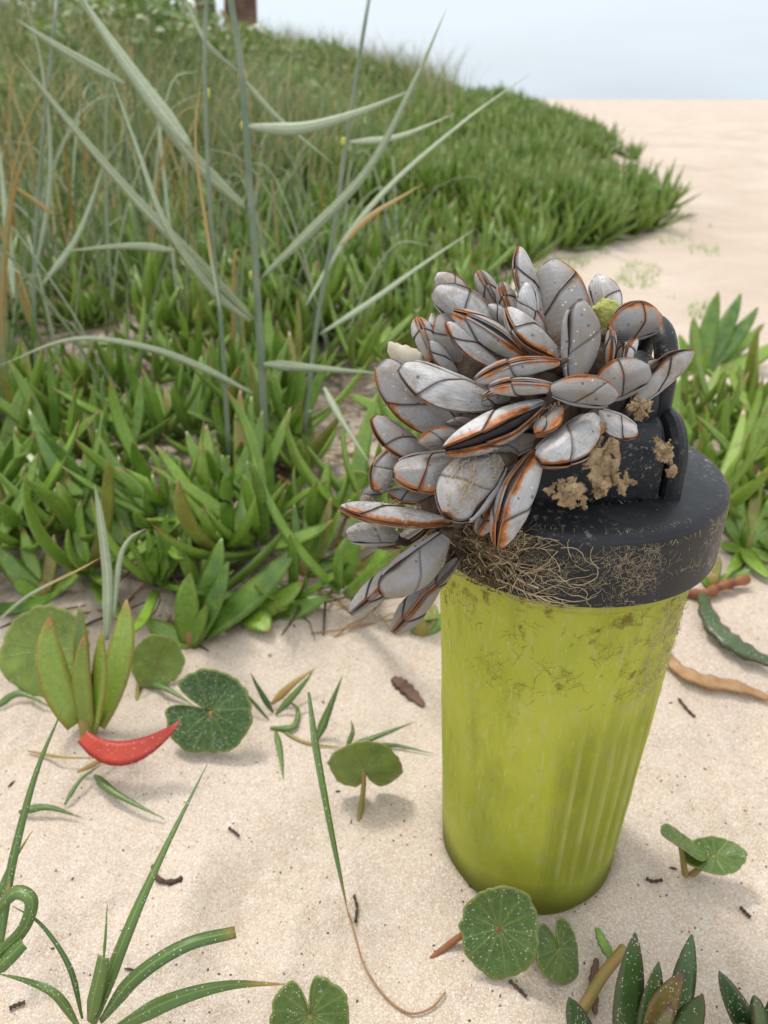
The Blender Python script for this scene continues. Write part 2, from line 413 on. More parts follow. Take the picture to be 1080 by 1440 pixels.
M = {
 'sand': m_sand(), 'shell': m_shell(), 'bottle': m_bottle(), 'lid': m_lid(), 'penny': m_penny(),
 'ice': m_leaf('ice_plant_leaf', (.042, .13, .018), (.27, .42, .05), (.30, .10, .03), (.20, .30, .05), .10),
 'ice_yellow': m_leaf('ice_plant_leaf_yellow', (.10, .18, .025), (.25, .34, .045), (.42, .12, .03), (.40, .22, .05), .10),
 'ice_dark': m_leaf('ice_plant_leaf_dark', (.022, .060, .020), (.06, .12, .022), (.09, .018, .028), (.10, .05, .035), .40, .06),
 'ice_red': m_leaf('ice_plant_leaf_red', (.40, .022, .014), (.56, .06, .018), (.16, .008, .022), (.36, .008, .03), .14, rough=.5, tip0=.35),
 'grass': m_grass('dune_grass_blade', (.15, .215, .08), (.60, .66, .44), (.52, .34, .11)),
 'grass_far': m_grass('far_grass_blade', (.05, .11, .018), (.38, .46, .19), (.58, .46, .22), .16),
 'sedge': m_grass('sedge_blade', (.075, .15, .035), (.19, .28, .06), (.42, .27, .07), .2, .42, .28),
 'stem': m_plain('stem_red', (.17, .035, .03), (.30, .14, .05), 160, .55, .6, 400),
 'stem_green': m_plain('stem_green', (.22, .22, .05), (.33, .20, .07), 120, .5),
 'culm': m_plain('grass_culm', (.11, .16, .085), (.21, .235, .16), 30, .5),
 'node': m_plain('grass_node', (.42, .42, .07), (.50, .45, .12), 90, .5),
 'mantle': m_plain('barnacle_mantle', (.008, .006, .006), (.035, .02, .015), 300, .5),
 'lip': m_plain('barnacle_lip', (.05, .022, .012), (.56, .20, .035), 75, .45),
 'lip_dark': m_plain('barnacle_lip_dark', (.03, .016, .01), (.20, .085, .03), 110, .5),
 'stalk': m_plain('barnacle_stalk', (.06, .04, .03), (.15, .10, .065), 200, .7, .8, 500),
 'cream': m_plain('cream_shell', (.46, .38, .26), (.62, .55, .42), 200, .5),
 'fibre': m_plain('dry_fibre', (.42, .31, .17), (.58, .46, .29), 300, .8),
 'fibre_dark': m_plain('brown_fibre', (.12, .075, .03), (.26, .17, .07), 300, .85),
 'sponge': m_plain('dried_sponge', (.20, .125, .06), (.46, .33, .19), 260, .9, .9, 900, .0015),
 'twig': m_plain('dark_twig', (.035, .025, .018), (.11, .075, .05), 300, .85, .8),
 'dry': m_plain('dry_leaf', (.30, .16, .07), (.42, .27, .14), 150, .8),
 'bark': m_plain('bark', (.11, .06, .04), (.23, .14, .10), 8, .9, 1.0, 18, .03),
 'label': m_plain('sticker', (.70, .70, .69), (.80, .80, .79), 60, .4),
 'ink': m_plain('sticker_ink', (.03, .03, .03), (.08, .08, .08), 90, .5),
 'yellow': m_plain('yellow_foam', (.42, .46, .08), (.60, .60, .20), 200, .9, 1.0, 900),
 'shrub': m_leaf('shrub_leaf', (.05, .12, .02), (.22, .31, .05), (.2, .2, .05), (.12, .18, .04), 0, .2),
}

# ------------------------------------------------------------------ ground
def warp(n, lo, hi, near, power):             # grid lines crowded where the camera stands
    t = np.linspace(-1, 1, n)
    return near * np.sinh(t * power) / np.sinh(power)
def build_ground():
    ny, nx = 620, 560
    t = np.linspace(0, 1, ny); y = -.25 + 1.05 * t * (1) + (np.exp(np.maximum(t - .45, 0) * 15) - 1) * .20
    y = np.clip(y, None, 900)
    s = np.linspace(-1, 1, nx); x = .48 * s + np.sign(s) * (np.exp(np.maximum(abs(s) - .5, 0) * 14) - 1) * .45
    X, Y = np.meshgrid(x, y)
    Z = ground(X, Y)
    V = np.stack([X, Y, Z], -1).reshape(-1, 3)
    i = np.arange(ny - 1)[:, None] * nx + np.arange(nx - 1)[None, :]
    i = i.ravel(); Q = np.stack([i, i + 1, i + nx + 1, i + nx], -1)
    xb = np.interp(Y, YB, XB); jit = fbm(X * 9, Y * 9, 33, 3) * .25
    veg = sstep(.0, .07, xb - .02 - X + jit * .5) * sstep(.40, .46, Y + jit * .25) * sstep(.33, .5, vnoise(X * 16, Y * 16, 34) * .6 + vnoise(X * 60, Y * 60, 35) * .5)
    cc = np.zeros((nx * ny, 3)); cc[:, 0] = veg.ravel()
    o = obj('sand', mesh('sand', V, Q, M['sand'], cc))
    tag(o, 'pale beige beach sand running to the horizon', kind='structure')
build_ground()

# ------------------------------------------------------------------ bottle
def revolve(prof, n=96, cx=BX, cy=BY, dr=None, zrel=0.0):
    V = []; Fc = []
    for j, (r, z) in enumerate(prof):
        for k in range(n):
            a = 2 * math.pi * k / n
            rr = r + (dr(a, z) if dr else 0)
            V.append((rr * math.cos(a), rr * math.sin(a), z))
    for j in range(len(prof) - 1):
        for k in range(n):
            k2 = (k + 1) % n
            Fc.append((j * n + k, j * n + k2, (j + 1) * n + k2, (j + 1) * n + k))
    return V, Fc
R0, R1, ZL = .0378, .0448, .1665              # base radius, radius under the lid, height of the lid's lower edge
def rbody(z): return R0 + (R1 - R0) * z / ZL
bottle = empty('shaker_bottle', (BX, BY, 0), 'lime green plastic shaker bottle with black lid standing upright in the sand', 'bottle')
def ribs(a, z):
    d = 0.0
    aa = math.degrees(a)
    if aa > 180: aa -= 360
    k = ss1(.018, .03, z) * (1 - ss1(.085, .125, z))
    if -94 < aa < -40:
        d += .0019 * k * max(0, math.cos((aa + 67) / 9.0 * 2 * math.pi)) ** 3
    d += .0004 * ((vn1(aa * .12, z * 60, 4)) - .5)
    return d
prof = [(0, .004), (.02, .0035), (.030, .003), (R0 - .004, .0012), (R0 - .0015, .0008), (R0 - .0004, .002)]
prof += [(rbody(z), z) for z in np.linspace(.004, ZL + .004, 70)] + [(R1 - .003, ZL + .005)]
bv, bf = revolve(prof, 360, dr=lambda a, z: ribs(a, z) if z > .004 else 0)
def rib_col(v):
    a_ = math.atan2(v[1], v[0]); r_ = max(0, ribs(a_, v[2]) + .0002) / .0021; aa = math.degrees(a_)
    z_ = ss1(-97, -92, aa) * (1 - ss1(-42, -37, aa)) * ss1(.012, .035, v[2]) * (1 - ss1(.08, .13, v[2]))
    return (min(1, r_), z_, 0)
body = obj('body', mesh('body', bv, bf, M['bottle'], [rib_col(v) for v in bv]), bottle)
# rim bead just under the lid
bv, bf = revolve([(rbody(.160) + .0002, .1600), (rbody(.160) + .0014, .1606), (rbody(.163) + .0016, .1628), (rbody(.165) + .0012, .1665)], 160)
obj('neck_ring', mesh('neck_ring', bv, bf, M['bottle']), bottle)

# label, wrapped round the side that faces away to the right
def wrap_patch(a0, a1, z0, z1, off, na=24, nz=8):
    V = []; Fc = []
    for j in range(nz + 1):
        z = z0 + (z1 - z0) * j / nz
        for k in range(na + 1):
            a = math.radians(a0 + (a1 - a0) * k / na); r = rbody(z) + off
            V.append((r * math.cos(a), r * math.sin(a), z))
    for j in range(nz):
        for k in range(na):
            i = j * (na + 1) + k; Fc.append((i, i + 1, i + na + 2, i + na + 1))
    return V, Fc
lv, lf = wrap_patch(-13, 62, .105, .134, .0008)
lab = obj('sticker', mesh('sticker', lv, lf, M['label']), bottle)
tag(lab, 'white paper sticker on the side of the green bottle')
for z0, z1, a0, a1 in ((.108, .1115, -11, 20), (.1135, .1145, -10, 40), (.118, .119, -10, 34)):
    lv, lf = wrap_patch(a0, a1, z0, z1, .0011, 12, 2); obj('print', mesh('print', lv, lf, M['ink']), lab)

# lid
lid_r = .0505
lidp = [(lid_r - .002, ZL - .0005), (lid_r - .0004, ZL - .0002), (lid_r, ZL + .001), (lid_r - .0002, ZL + .010), (lid_r - .0004, ZL + .0205), (lid_r - .0009, ZL + .0222), (lid_r - .0022, ZL + .0236),
        (lid_r - .0040, ZL + .0242), (lid_r - .0090, ZL + .0252), (lid_r - .0150, ZL + .0262), (lid_r - .0162, ZL + .0258), (lid_r - .0172, ZL + .0244), (.020, ZL + .0245), (.0, ZL + .0245)]
# densify so that the shoulders round off
def dens(p, k=4):
    q = spline([Vector((a, 0, b)) for a, b in p], (len(p) - 1) * k + 1); return [(max(v.x, 0), v.z) for v in q]
bv, bf = revolve([(lid_r - .0055, ZL + .001)] + dens(lidp), 128)
lid = obj('lid', mesh('lid', bv, bf, M['lid']), bottle)
ZT = ZL + .026                                # top plane of the lid

def rounded_block(x0, x1, y0, y1, z0, z1, r, n=5):
    # a block whose vertical section in y-z has rounded upper corners; the ends are rounded off too
    sec = [(y0, z0)]
    for k in range(n + 1):
        a = math.pi - math.pi / 2 * k / n; sec.append((y0 + r + r * math.cos(a), z1 - r + r * math.sin(a)))
    for k in range(n + 1):
        a = math.pi / 2 - math.pi / 2 * k / n; sec.append((y1 - r + r * math.cos(a), z1 - r + r * math.sin(a)))
    sec.append((y1, z0)); m = len(sec)
    e = min(r * .35, .0025); cy = (y0 + y1) / 2; cz = (z0 + z1) / 2
    xs = [(x0, e), (x0 + e * .3, e * .35), (x0 + e, 0), (x1 - e, 0), (x1 - e * .3, e * .35), (x1, e)]
    V = []; Fc = []
    for x, ins in xs:
        for yy, zz in sec:
            V.append((x, yy + (ins if yy < cy else -ins), zz - (ins if zz > z0 + 1e-6 else 0)))
    for i in range(len(xs) - 1):
        for k in range(m - 1): Fc.append((i * m + k, i * m + k + 1, (i + 1) * m + k + 1, (i + 1) * m + k))
        Fc.append((i * m + m - 1, i * m, (i + 1) * m, (i + 1) * m + m - 1))
    Fc.append(tuple(range(m - 1, -1, -1))); Fc.append(tuple((len(xs) - 1) * m + k for k in range(m)))
    return V, Fc
def rel(x, y): return x - BX, y - BY
def block(name, x0, x1, y0, y1, z0, z1, r, parent, n=5):
    (a, c), (b, d) = rel(x0, y0), rel(x1, y1)
    v, f = rounded_block(a, b, c, d, z0, z1, r, n)
    return obj(name, mesh(name, v, f, M['lid'], smooth=False), parent)
sp_base = block('spout_base', .030, .0845, .2085, .262, ZT - .002, .2155, .011, lid, 8)
block('hinge_cheek', .0848, .0912, .2078, .255, ZT - .002, .2160, .0125, lid, 9)
block('flip_cap', .052, .0835, .2185, .246, .212, .2310, .0125, lid, 7)
# carrying loop standing up behind the cap
pts = [P(0, 0, 0)] * 0
loop = [Vector((.0855 - BX, .226 - BY + dy, z)) for dy, z in ((0, .205), (0, .226), (.004, .2345), (.012, .2375), (.020, .2345), (.024, .226), (.024, .205))]
v, f, c = tube(spline(loop, 30), .0036, 10); obj('carry_loop', mesh('carry_loop', v, f, M['lid']), lid)

# ------------------------------------------------------------------ goose barnacles
HU = np.array([0, .08, .2, .38, .55, .70, .82, .92, 1.0]); HV = np.array([.26, .44, .66, .91, 1.0, .93, .74, .45, .08])
_ud = np.linspace(0, 1, 201); _hd = np.interp(_ud, HU, HV)
for _ in range(3): _hd[5:-5] = np.convolve(_hd, np.ones(11) / 11, 'same')[5:-5]
def hw(u): return float(np.interp(u, _ud, _hd))
class Barn:
    def __init__(s, L, Wd, T, gape, tone, orange, blunt):
        s.L, s.W, s.T, s.g, s.tone, s.o, s.b = L, Wd, T, gape, tone, orange, blunt
        rr = random.Random(BARN_N * 17 + 5); s.sa = rr.uniform(.24, .40); s.sb = rr.uniform(.17, .27); s.sc = rr.uniform(-.06, .10)
        s.bend = rr.uniform(-.5, .5); s.tipx = rr.uniform(.22, .55); s.ph = rr.uniform(0, 9); s.cup = rr.uniform(-.05, .05)
    def sut(s, v): return min(.93, s.sa + s.sb * (v + 1) + s.sc * math.sin(math.pi * (v + 1) / 2))
    def hwn(s, u):
        return hw(u) * (1 - s.b) + s.b * float(np.interp(u, [0, .1, .3, .6, .85, .95, 1], [.4, .66, .92, 1.02, .86, .62, .30]))
    def th(s, u, v): return s.T / 2 * (s.hwn(u) ** .85) * max(0, 1 - abs(.92 * v - .10 * (1 - v * v)) ** 1.3) ** .92
    def pos(s, u, v, side, off=0.0, inset=1.0):
        h = s.hwn(u); x = s.W / 2 * (h * v * inset + .14 * math.sin(math.pi * u) - s.tipx * u ** 3 + .05 * math.sin(3.1 * u + s.ph) + .02 * math.sin(11 * u + s.ph + 2 * v))
        g = s.g * s.W * .5 * max(0, (1 + v) / 2) ** 1.4 * (min(1, u * 2.2) ** .8) * (1 - .72 * max(0, u - .45) / .55)
        y = side * (s.th(u, v) * inset + off + g) + s.L * .12 * s.bend * (u * u - u) + s.L * s.cup * v * v * .3
        z = s.L * u + .03 * s.L * v * (u - .5)
        return (x, y, z)
def plate(b, kind, side, nu=14, nv=12):
    V = []; C = []; off = .00022 + .0004 * kind; idx = {}
    def emit(u, v, o, e, dk): V.append(b.pos(u, v, side, o)); C.append((e, b.tone ** 1.35, dk)); return len(V) - 1  # shell tone: own grey, with shade differences between shells painted in
    grid = []
    for j in range(nv + 1):
        t = j / nv; v0 = -.80 + 1.79 * t
        if kind == 0: ulo, uhi = .02, b.sut(v0) - .003
        else: ulo, uhi = b.sut(v0) + .001, 1.0
        col = []
        for i in range(nu + 1):
            s_ = i / nu; u = ulo + (uhi - ulo) * s_
            v = v0
            if kind == 1:
                vm = -.80 - .17 * (ss1(.68, .92, u)); v = vm + (.99 - vm) * t
            front = (1 - t) * b.W * .5 * b.hwn(u) * 1.79
            e = max(0, 1 - front / (.0012 * b.o)) * (1 if b.o > .85 else .6) if b.o > 0 else 0
            if kind == 1: e = max(e, max(0, 1 - (1 - s_) * (uhi - ulo) * b.L / (.0015 * b.o)) * .85 if b.o > 0 else 0)
            ds = ((1 - s_) if kind == 0 else s_) * (uhi - ulo) * b.L
            e = max(e, (.55 if b.o > .85 else .35) * max(0, 1 - ds / .0009)); dk = max(0, 1 - min(ds, t * b.W * .8, (1 - s_ if kind == 1 else 1) * b.L) / .00022) * .8
            arch = 1 - (2 * t - 1) ** 6
            col.append(emit(u, v, off + .00028 * arch * (1 - (2 * s_ - 1) ** 6), min(1, e), dk))
        grid.append(col)
    Fc = []
    for j in range(nv):
        for i in range(nu):
            q = (grid[j][i], grid[j + 1][i], grid[j + 1][i + 1], grid[j][i + 1]); Fc.append(q if side < 0 else q[::-1])
    # turned-in edge that gives the plate its thickness
    ring = [(0, i) for i in range(nu)] + [(j, nu) for j in range(nv)] + [(nv, i) for i in range(nu, 0, -1)] + [(j, 0) for j in range(nv, 0, -1)]
    base = len(V)
    for (j, i) in ring:
        x, y, z = V[grid[j][i]]; V.append((x, y - side * .0007, z)); C.append((C[grid[j][i]][0], b.tone, .9))
    n = len(ring)
    for k in range(n):
        k2 = (k + 1) % n; q = (grid[ring[k][0]][ring[k][1]], grid[ring[k2][0]][ring[k2][1]], base + k2, base + k)
        Fc.append(q[::-1] if side < 0 else q)
    return V, Fc, C
def keel(b, n=18):
    V = []; C = []; Fc = []; m = 7
    for i in range(n + 1):
        u = .03 + .84 * i / n
        lim = 1 - (.165 * (1 - (ss1(.45, .87, u)) * .9)) * min(1, .35 + u * 3)
        for k in range(m):
            q = -1 + 2 * k / (m - 1)
            v = -1 + (1 - lim) * abs(q)
            side = 1 if q >= 0 else -1
            x, y, z = b.pos(u, v, side, .0003 if abs(q) > .01 else 0)
            x -= .0004 * (1 - q * q)
            V.append((x, y, z)); C.append((.0, b.tone * .95, .35 if abs(q) > .9 else 0))
    for i in range(n):
        for k in range(m - 1):
            a = i * m + k; Fc.append((a, a + 1, a + m + 1, a + m))
    return V, Fc, C
def mantle(b, n=16, m=18):
    V = []; Fc = []
    for i in range(n + 1):
        u = i / n
        for k in range(m):
            a = 2 * math.pi * k / m; v = math.cos(a); side = 1 if math.sin(a) >= 0 else -1
            h = b.hwn(u); x = b.W / 2 * (h * v * .955 + .14 * math.sin(math.pi * u) - b.tipx * u ** 3 + .05 * math.sin(3.1 * u + b.ph))
            V.append((x, side * b.th(u, v * .985) * .9 + b.L * .12 * b.bend * (u * u - u) + b.L * b.cup * v * v * .3, b.L * (.0 + .985 * u) + .03 * b.L * v * (u - .5)))
    for i in range(n):
        for k in range(m):
            k2 = (k + 1) % m; Fc.append((i * m + k, i * m + k2, (i + 1) * m + k2, (i + 1) * m + k))
    Fc.append(tuple(range(m - 1, -1, -1))); Fc.append(tuple(n * m + k for k in range(m)))
    return V, Fc
def fibres_on(pt_fn, count, mat, name, parent, rad=.00011, seg=6, step=.0011, rng=R, lift=.0006):
    # short curly threads; pt_fn(a, b) gives (point, normal) on the surface
    mb = MB()
    for _ in range(count):
        a, b_ = rng.random(), rng.random(); ang = rng.uniform(0, 6.283); pts = []
        for i in range(rng.randint(3, seg)):
            p, n = pt_fn(a, b_)
            pts.append(Vector(p) + Vector(n) * (lift * rng.uniform(.1, 1.6)))
            ang += rng.uniform(-.9, .9); a = min(1, max(0, a + step * math.cos(ang))); b_ = min(1, max(0, b_ + step * math.sin(ang)))
        if len(pts) > 2: mb.add(*tube(pts, [rad * (1 - .5 * i / len(pts)) for i in range(len(pts))], 3, False))
    if not mb.v: return None
    o = mb.build(name, M[mat], parent); o['kind'] = 'stuff'; return o

BARN_N = 0
CORE = [P(760, 560, .236), P(800, 600, .236), P(700, 600, .240), P(655, 715, .246), P(840, 545, .238)]
VIEW = Vector((0, CT, -ST))
def barnacle(base, tip, db, dt, wpx, roll, label, gape=0., tone=.6, orange=1., thick=.62, blunt=0., fib=0, stalk=True):
    global BARN_N; BARN_N += 1
    b0, t0 = P(*base, db), P(*tip, dt)
    ax = t0 - b0; L = ax.length; ax.normalize()
    mid = (b0 + t0) / 2; vw = (mid - Vector((0, 0, H))).normalized()
    n0 = (-vw - ax * (-vw).dot(ax)).normalized()           # towards the camera
    e0 = ax.cross(n0)                                      # candidate for the front edge
    right = e0 if True else -e0
    # at roll 0 the front edge lies to the right of the base-to-tip direction as seen
    scr = vw.cross(ax)                                     # right-hand side in the picture
    if right.dot(scr) < 0: right = -right
    a = math.radians(roll)
    front = right * math.cos(a) + n0 * math.sin(a)
    nrm = ax.cross(front)
    m = Matrix((front, nrm, ax)).transposed().to_4x4(); m.translation = b0
    e = empty('goose_barnacle', b0, label, 'barnacle', 'goose barnacles crowded on the bottle lid')
    e.matrix_world = m
    Wd = wpx * .92 / F * (db + dt) / 2; blunt *= .55
    bb = Barn(L, Wd, Wd * thick * 1.0, gape, tone, orange, blunt)
    v, f = mantle(bb); obj('mantle', mesh('mantle', v, f, M['mantle']), e)
    for sd_ in (1, -1):
        for kd in (0, 1):
            v, f, c = plate(bb, kd, sd_); obj('shell_plate', mesh('shell_plate', v, f, M['shell'], c), e)
        if orange > 0:
            pts = [bb.pos(u, .985, sd_, .00012) for u in np.linspace(.22, 1.0, 16)]
            v, f, c = tube(pts, [(.00003 + .00019 * vn1(q * 7 + BARN_N, sd_ * 3.3, 8) * min(1, 3 * q, 6 * (1 - q) + .3)) * (.55 + .45 * orange) for q in np.linspace(0, 1, 16)], 6)
            obj('lip', mesh('lip', v, f, M['lip' if orange > .85 else 'lip_dark']), e)
    v, f, c = keel(bb); obj('keel_plate', mesh('keel_plate', v, f, M['shell'], c), e)
    if stalk:
        tgt = min(CORE, key=lambda q: (q - b0).length)
        d = (tgt - b0); d = d * min(.6, .014 / max(d.length, 1e-6)) + vw * .012
        bend = b0 - ax * .0035 + vw * .004
        inv = m.inverted()
        pp = [inv @ q for q in (b0 + ax * .0012, bend, b0 + d)]
        r0 = Wd * .17
        v, f, c = tube(spline(pp, 10), [r0 * (1 + .12 * math.sin(i * 2.1)) for i in range(10)], 9)
        obj('stalk', mesh('stalk', v, f, M['stalk']), e)
    if fib:
        rg = random.Random(BARN_N)
        def pf(a_, b_):
            sgn = 1 if nrm.dot(-vw) > 0 else -1
            return bb.pos(.08 + .88 * a_, -.75 + 1.6 * b_, sgn, .0004), (0, sgn, 0)
        fibres_on(pf, fib, 'fibre', 'fibre_tuft', e, .00010, 8, .05, rg, .0016)
    return e

BL = [
 # base, tip, depth base, depth tip, width px, roll, label, options
 ((768,462),(725,349),.238,.238,46,128,'tallest narrow barnacle at the very top with dark slit down its left edge',dict(gape=.06,tone=.75,orange=.4)),
 ((752,462),(735,398),.230,.228,34,165,'small white barnacle standing in front of the tallest narrow one',dict(tone=1.0,orange=0)),
 ((790,515),(792,365),.234,.236,84,18,'big broad grey barnacle at the top with orange rim along its right side',dict(tone=.42,orange=1.5,blunt=1.0,thick=.45)),
 ((806,540),(824,423),.222,.219,66,-32,'grey upright barnacle overlapping the lower half of the big broad one',dict(tone=.5,orange=.7,blunt=.2)),
 ((856,462),(849,386),.244,.246,48,10,'white barnacle peeping out behind, next to the yellow foam',dict(tone=1.0,orange=.3,blunt=.6)),
 ((858,470),(926,436),.228,.226,62,158,'squat grey barnacle with thick orange upper rim, highest at the right',dict(gape=.10,tone=.35,orange=1.8,blunt=1.0,thick=.6)),
 ((856,522),(861,464),.224,.222,17,70,'thin sliver of a barnacle, left of the two tiny upright ones',dict(tone=.6,orange=.8)),
 ((880,518),(891,474),.225,.224,20,120,'tiny white upright barnacle below the squat orange-rimmed one',dict(tone=.9,orange=.5)),
 ((868,520),(876,482),.229,.228,16,60,'tiny dark barnacle squeezed between two tiny upright ones',dict(tone=.2,orange=.3)),
 ((838,560),(906,508),.222,.220,62,168,'grey barnacle with a vertical seam and orange corner, beside the gaping pair of valves',dict(tone=.4,orange=1.1,blunt=.8)),
 ((888,570),(972,490),.229,.228,44,142,'gaping barnacle with two pointed valves sticking out farthest to the right',dict(gape=.42,tone=.72,orange=.7,thick=.4)),
 ((938,525),(931,470),.243,.243,14,60,'thin sliver with orange edge behind the black carrying loop',dict(tone=.6,orange=1.2,stalk=False)),
 ((773,548),(870,552),.213,.209,50,166,'grey barnacle lying level with orange tip pointing right, seam along its side',dict(tone=.45,orange=1.2,blunt=.5)),
 ((842,578),(891,618),.220,.216,42,28,'small pale barnacle hanging above the brown sponge with orange tip',dict(tone=.8,orange=.8)),
 ((836,586),(768,655),.220,.210,70,152,'white barnacle with one short dark seam, above the brown sponge',dict(gape=.10,tone=.92,orange=.9,blunt=.9)),
 ((790,574),(756,612),.216,.211,34,140,'small orange-edged barnacle with frayed threads in the middle of the cluster',dict(tone=.5,orange=2.0,fib=14)),
 ((764,568),(629,634),.218,.209,56,106,'wide open white barnacle showing a black gap between orange lips',dict(gape=.34,tone=.9,orange=1.5,thick=.8)),
 ((762,618),(672,640),.224,.220,38,10,'dull grey barnacle lying under the wide open one',dict(tone=.25,orange=.2)),
 ((757,634),(697,763),.217,.207,62,62,'barnacle pointing down over the lid with a long orange-lipped slit',dict(gape=.10,tone=.75,orange=1.3,thick=.85)),
 ((704,648),(617,716),.219,.208,92,-18,'fat grey barnacle covered in tan threads, lowest in the middle',dict(tone=.5,orange=.8,blunt=1.0,fib=90)),
 ((655,646),(557,676),.226,.219,74,150,'barnacle with bright orange lower-left edge left of the fat threaded one',dict(tone=.5,orange=1.7,blunt=.9,fib=12)),
 ((604,642),(519,598),.229,.223,48,148,'bluish barnacle pointing up and left, sprinkled with sand',dict(gape=.10,tone=.62,orange=.5,blunt=.4)),
 ((570,634),(522,684),.234,.229,52,30,'barnacle with orange lower corner and dark dirt under the sandy bluish one',dict(tone=.72,orange=1.6,blunt=.7,fib=26)),
 ((632,734),(480,719),.228,.221,44,128,'long white barnacle lying flat with bright orange tip, farthest left',dict(gape=.05,tone=.95,orange=1.0,thick=.7,fib=18)),
 ((560,758),(487,744),.234,.232,40,0,'rounded grey barnacle with threads under the long flat white one',dict(tone=.45,orange=0,blunt=1.0,fib=34)),
 ((545,678),(503,706),.238,.238,26,20,'small dark barnacle half hidden behind the long flat white one',dict(tone=.4,orange=0)),
 ((626,752),(541,840),.230,.224,66,-155,'plump grey barnacle hanging down at the left of the lid',dict(tone=.40,orange=.8,blunt=.8)),
 ((592,772),(494,862),.236,.232,36,100,'slender barnacle hanging down with sand crusted on its tip',dict(gape=.05,tone=.5,orange=.2,thick=.8)),
 ((622,806),(554,890),.240,.238,42,96,'slender barnacle hanging lowest of all beside the green bottle',dict(gape=.05,tone=.38,orange=.2,thick=.8)),
 ((694,566),(560,530),.224,.215,66,152,'large white barnacle lying on its side with a long diagonal brown seam',dict(tone=1.0,orange=.7,blunt=.7)),
 ((645,606),(524,524),.232,.226,72,162,'large grey-white barnacle behind the one with the diagonal seam, orange left rim',dict(tone=.72,orange=1.2,blunt=1.0)),
 ((650,612),(588,616),.221,.218,32,20,'small grey barnacle wedged left of the wide open one',dict(tone=.5,orange=1.0)),
 ((672,598),(628,590),.226,.225,18,0,'little dark barnacle tucked under the large white one',dict(tone=.2,orange=.5)),
 ((608,508),(586,446),.236,.235,28,84,'narrow barnacle with bright orange slit at the upper left',dict(gape=.04,tone=.85,orange=1.8,thick=.9)),
 ((620,500),(602,443),.238,.239,22,150,'thin white barnacle just right of the bright orange slit',dict(tone=.8,orange=.3)),
 ((650,508),(613,446),.237,.236,44,160,'grey barnacle behind the upper left row with orange cap',dict(tone=.45,orange=.9,blunt=.9)),
 ((655,432),(620,381),.245,.245,38,12,'white barnacle tip rising behind the dirt-flecked pinkish one',dict(tone=1.0,orange=.6,blunt=.6)),
 ((690,486),(622,396),.238,.234,62,18,'pinkish white barnacle flecked with dirt at the upper left',dict(tone=.85,orange=.8,blunt=1.0)),
 ((712,452),(672,380),.244,.245,26,80,'thin brown-stained barnacle leaning left behind the top row',dict(tone=.45,orange=.3,thick=.9)),
 ((706,518),(625,457),.227,.223,40,138,'pale barnacle with orange tip leaning left above the large white one',dict(tone=.85,orange=.6)),
 ((744,508),(640,436),.225,.222,44,66,'long barnacle with a black gap and ochre lips, leaning left',dict(gape=.16,tone=.68,orange=.9,thick=.8)),
 ((786,502),(708,440),.223,.221,52,122,'barnacle with white upper valve and furry brown side in the centre top',dict(gape=.05,tone=.85,orange=.9,thick=.75)),
 ((786,510),(670,530),.218,.213,34,54,'flat-lying barnacle with orange double rim along its top',dict(gape=.10,tone=.5,orange=1.5,thick=.9)),
 ((782,545),(689,544),.214,.211,30,58,'flat-lying barnacle with ochre-rimmed slit just below the double-rimmed one',dict(gape=.14,tone=.6,orange=1.1,thick=.8)),
 ((716,462),(690,426),.233,.233,26,20,'small dirty barnacle between the leaning top ones',dict(tone=.6,orange=.2)),
 ((735,600),(700,600),.226,.224,30,0,'small shadowed barnacle in the gap behind the wide open one',dict(tone=.2,orange=0)),
 ((737,476),(703,398),.240,.240,28,100,'narrow stained barnacle between the leaning ones behind the top row',dict(tone=.5,orange=.5,thick=.9)),
 ((764,502),(748,430),.229,.229,32,40,'small grey barnacle tucked left of the big broad one',dict(tone=.45,orange=.6)),
 ((664,476),(642,408),.243,.243,30,150,'grey barnacle just behind the pinkish dirt-flecked one',dict(tone=.4,orange=.6)),
 ((642,528),(602,482),.234,.232,28,140,'small barnacle just right of the cream shell fragment',dict(tone=.6,orange=1.0)),
 ((694,610),(640,560),.232,.229,34,150,'dark barnacle in the shade below the large white one',dict(tone=.2,orange=.4)),
 ((724,652),(664,668),.226,.222,40,130,'shaded barnacle between the wide open and the fat threaded one',dict(tone=.25,orange=.8)),
 ((606,694),(548,700),.236,.233,34,140,'stained barnacle just above the long flat white one',dict(tone=.45,orange=1.0,fib=10)),
 ((596,742),(534,772),.240,.238,30,120,'dark narrow barnacle under the rounded threaded one',dict(tone=.25,orange=.2)),
 ((644,786),(596,838),.238,.236,30,110,'narrow dark barnacle between the two lowest hanging ones',dict(tone=.25,orange=.3)),
 ((828,526),(868,484),.232,.232,28,60,'small upright barnacle left of the squat orange-rimmed one',dict(tone=.4,orange=.6)),
 ((880,548),(934,512),.232,.231,34,30,'dull barnacle behind the gaping pair at the right',dict(tone=.35,orange=.6)),
 ((704,704),(672,748),.222,.219,38,80,'stained barnacle peeping out under the fat threaded one',dict(tone=.35,orange=.8,fib=12)),
 ((716,560),(676,560),.222,.219,30,60,'small barnacle between the large white and the flat-lying ones',dict(tone=.35,orange=1.0)),
]
for (b_, t_, d1, d2, w_, rl, lb, kw) in BL: barnacle(b_, t_, d1, d2, w_, rl, lb, **kw)
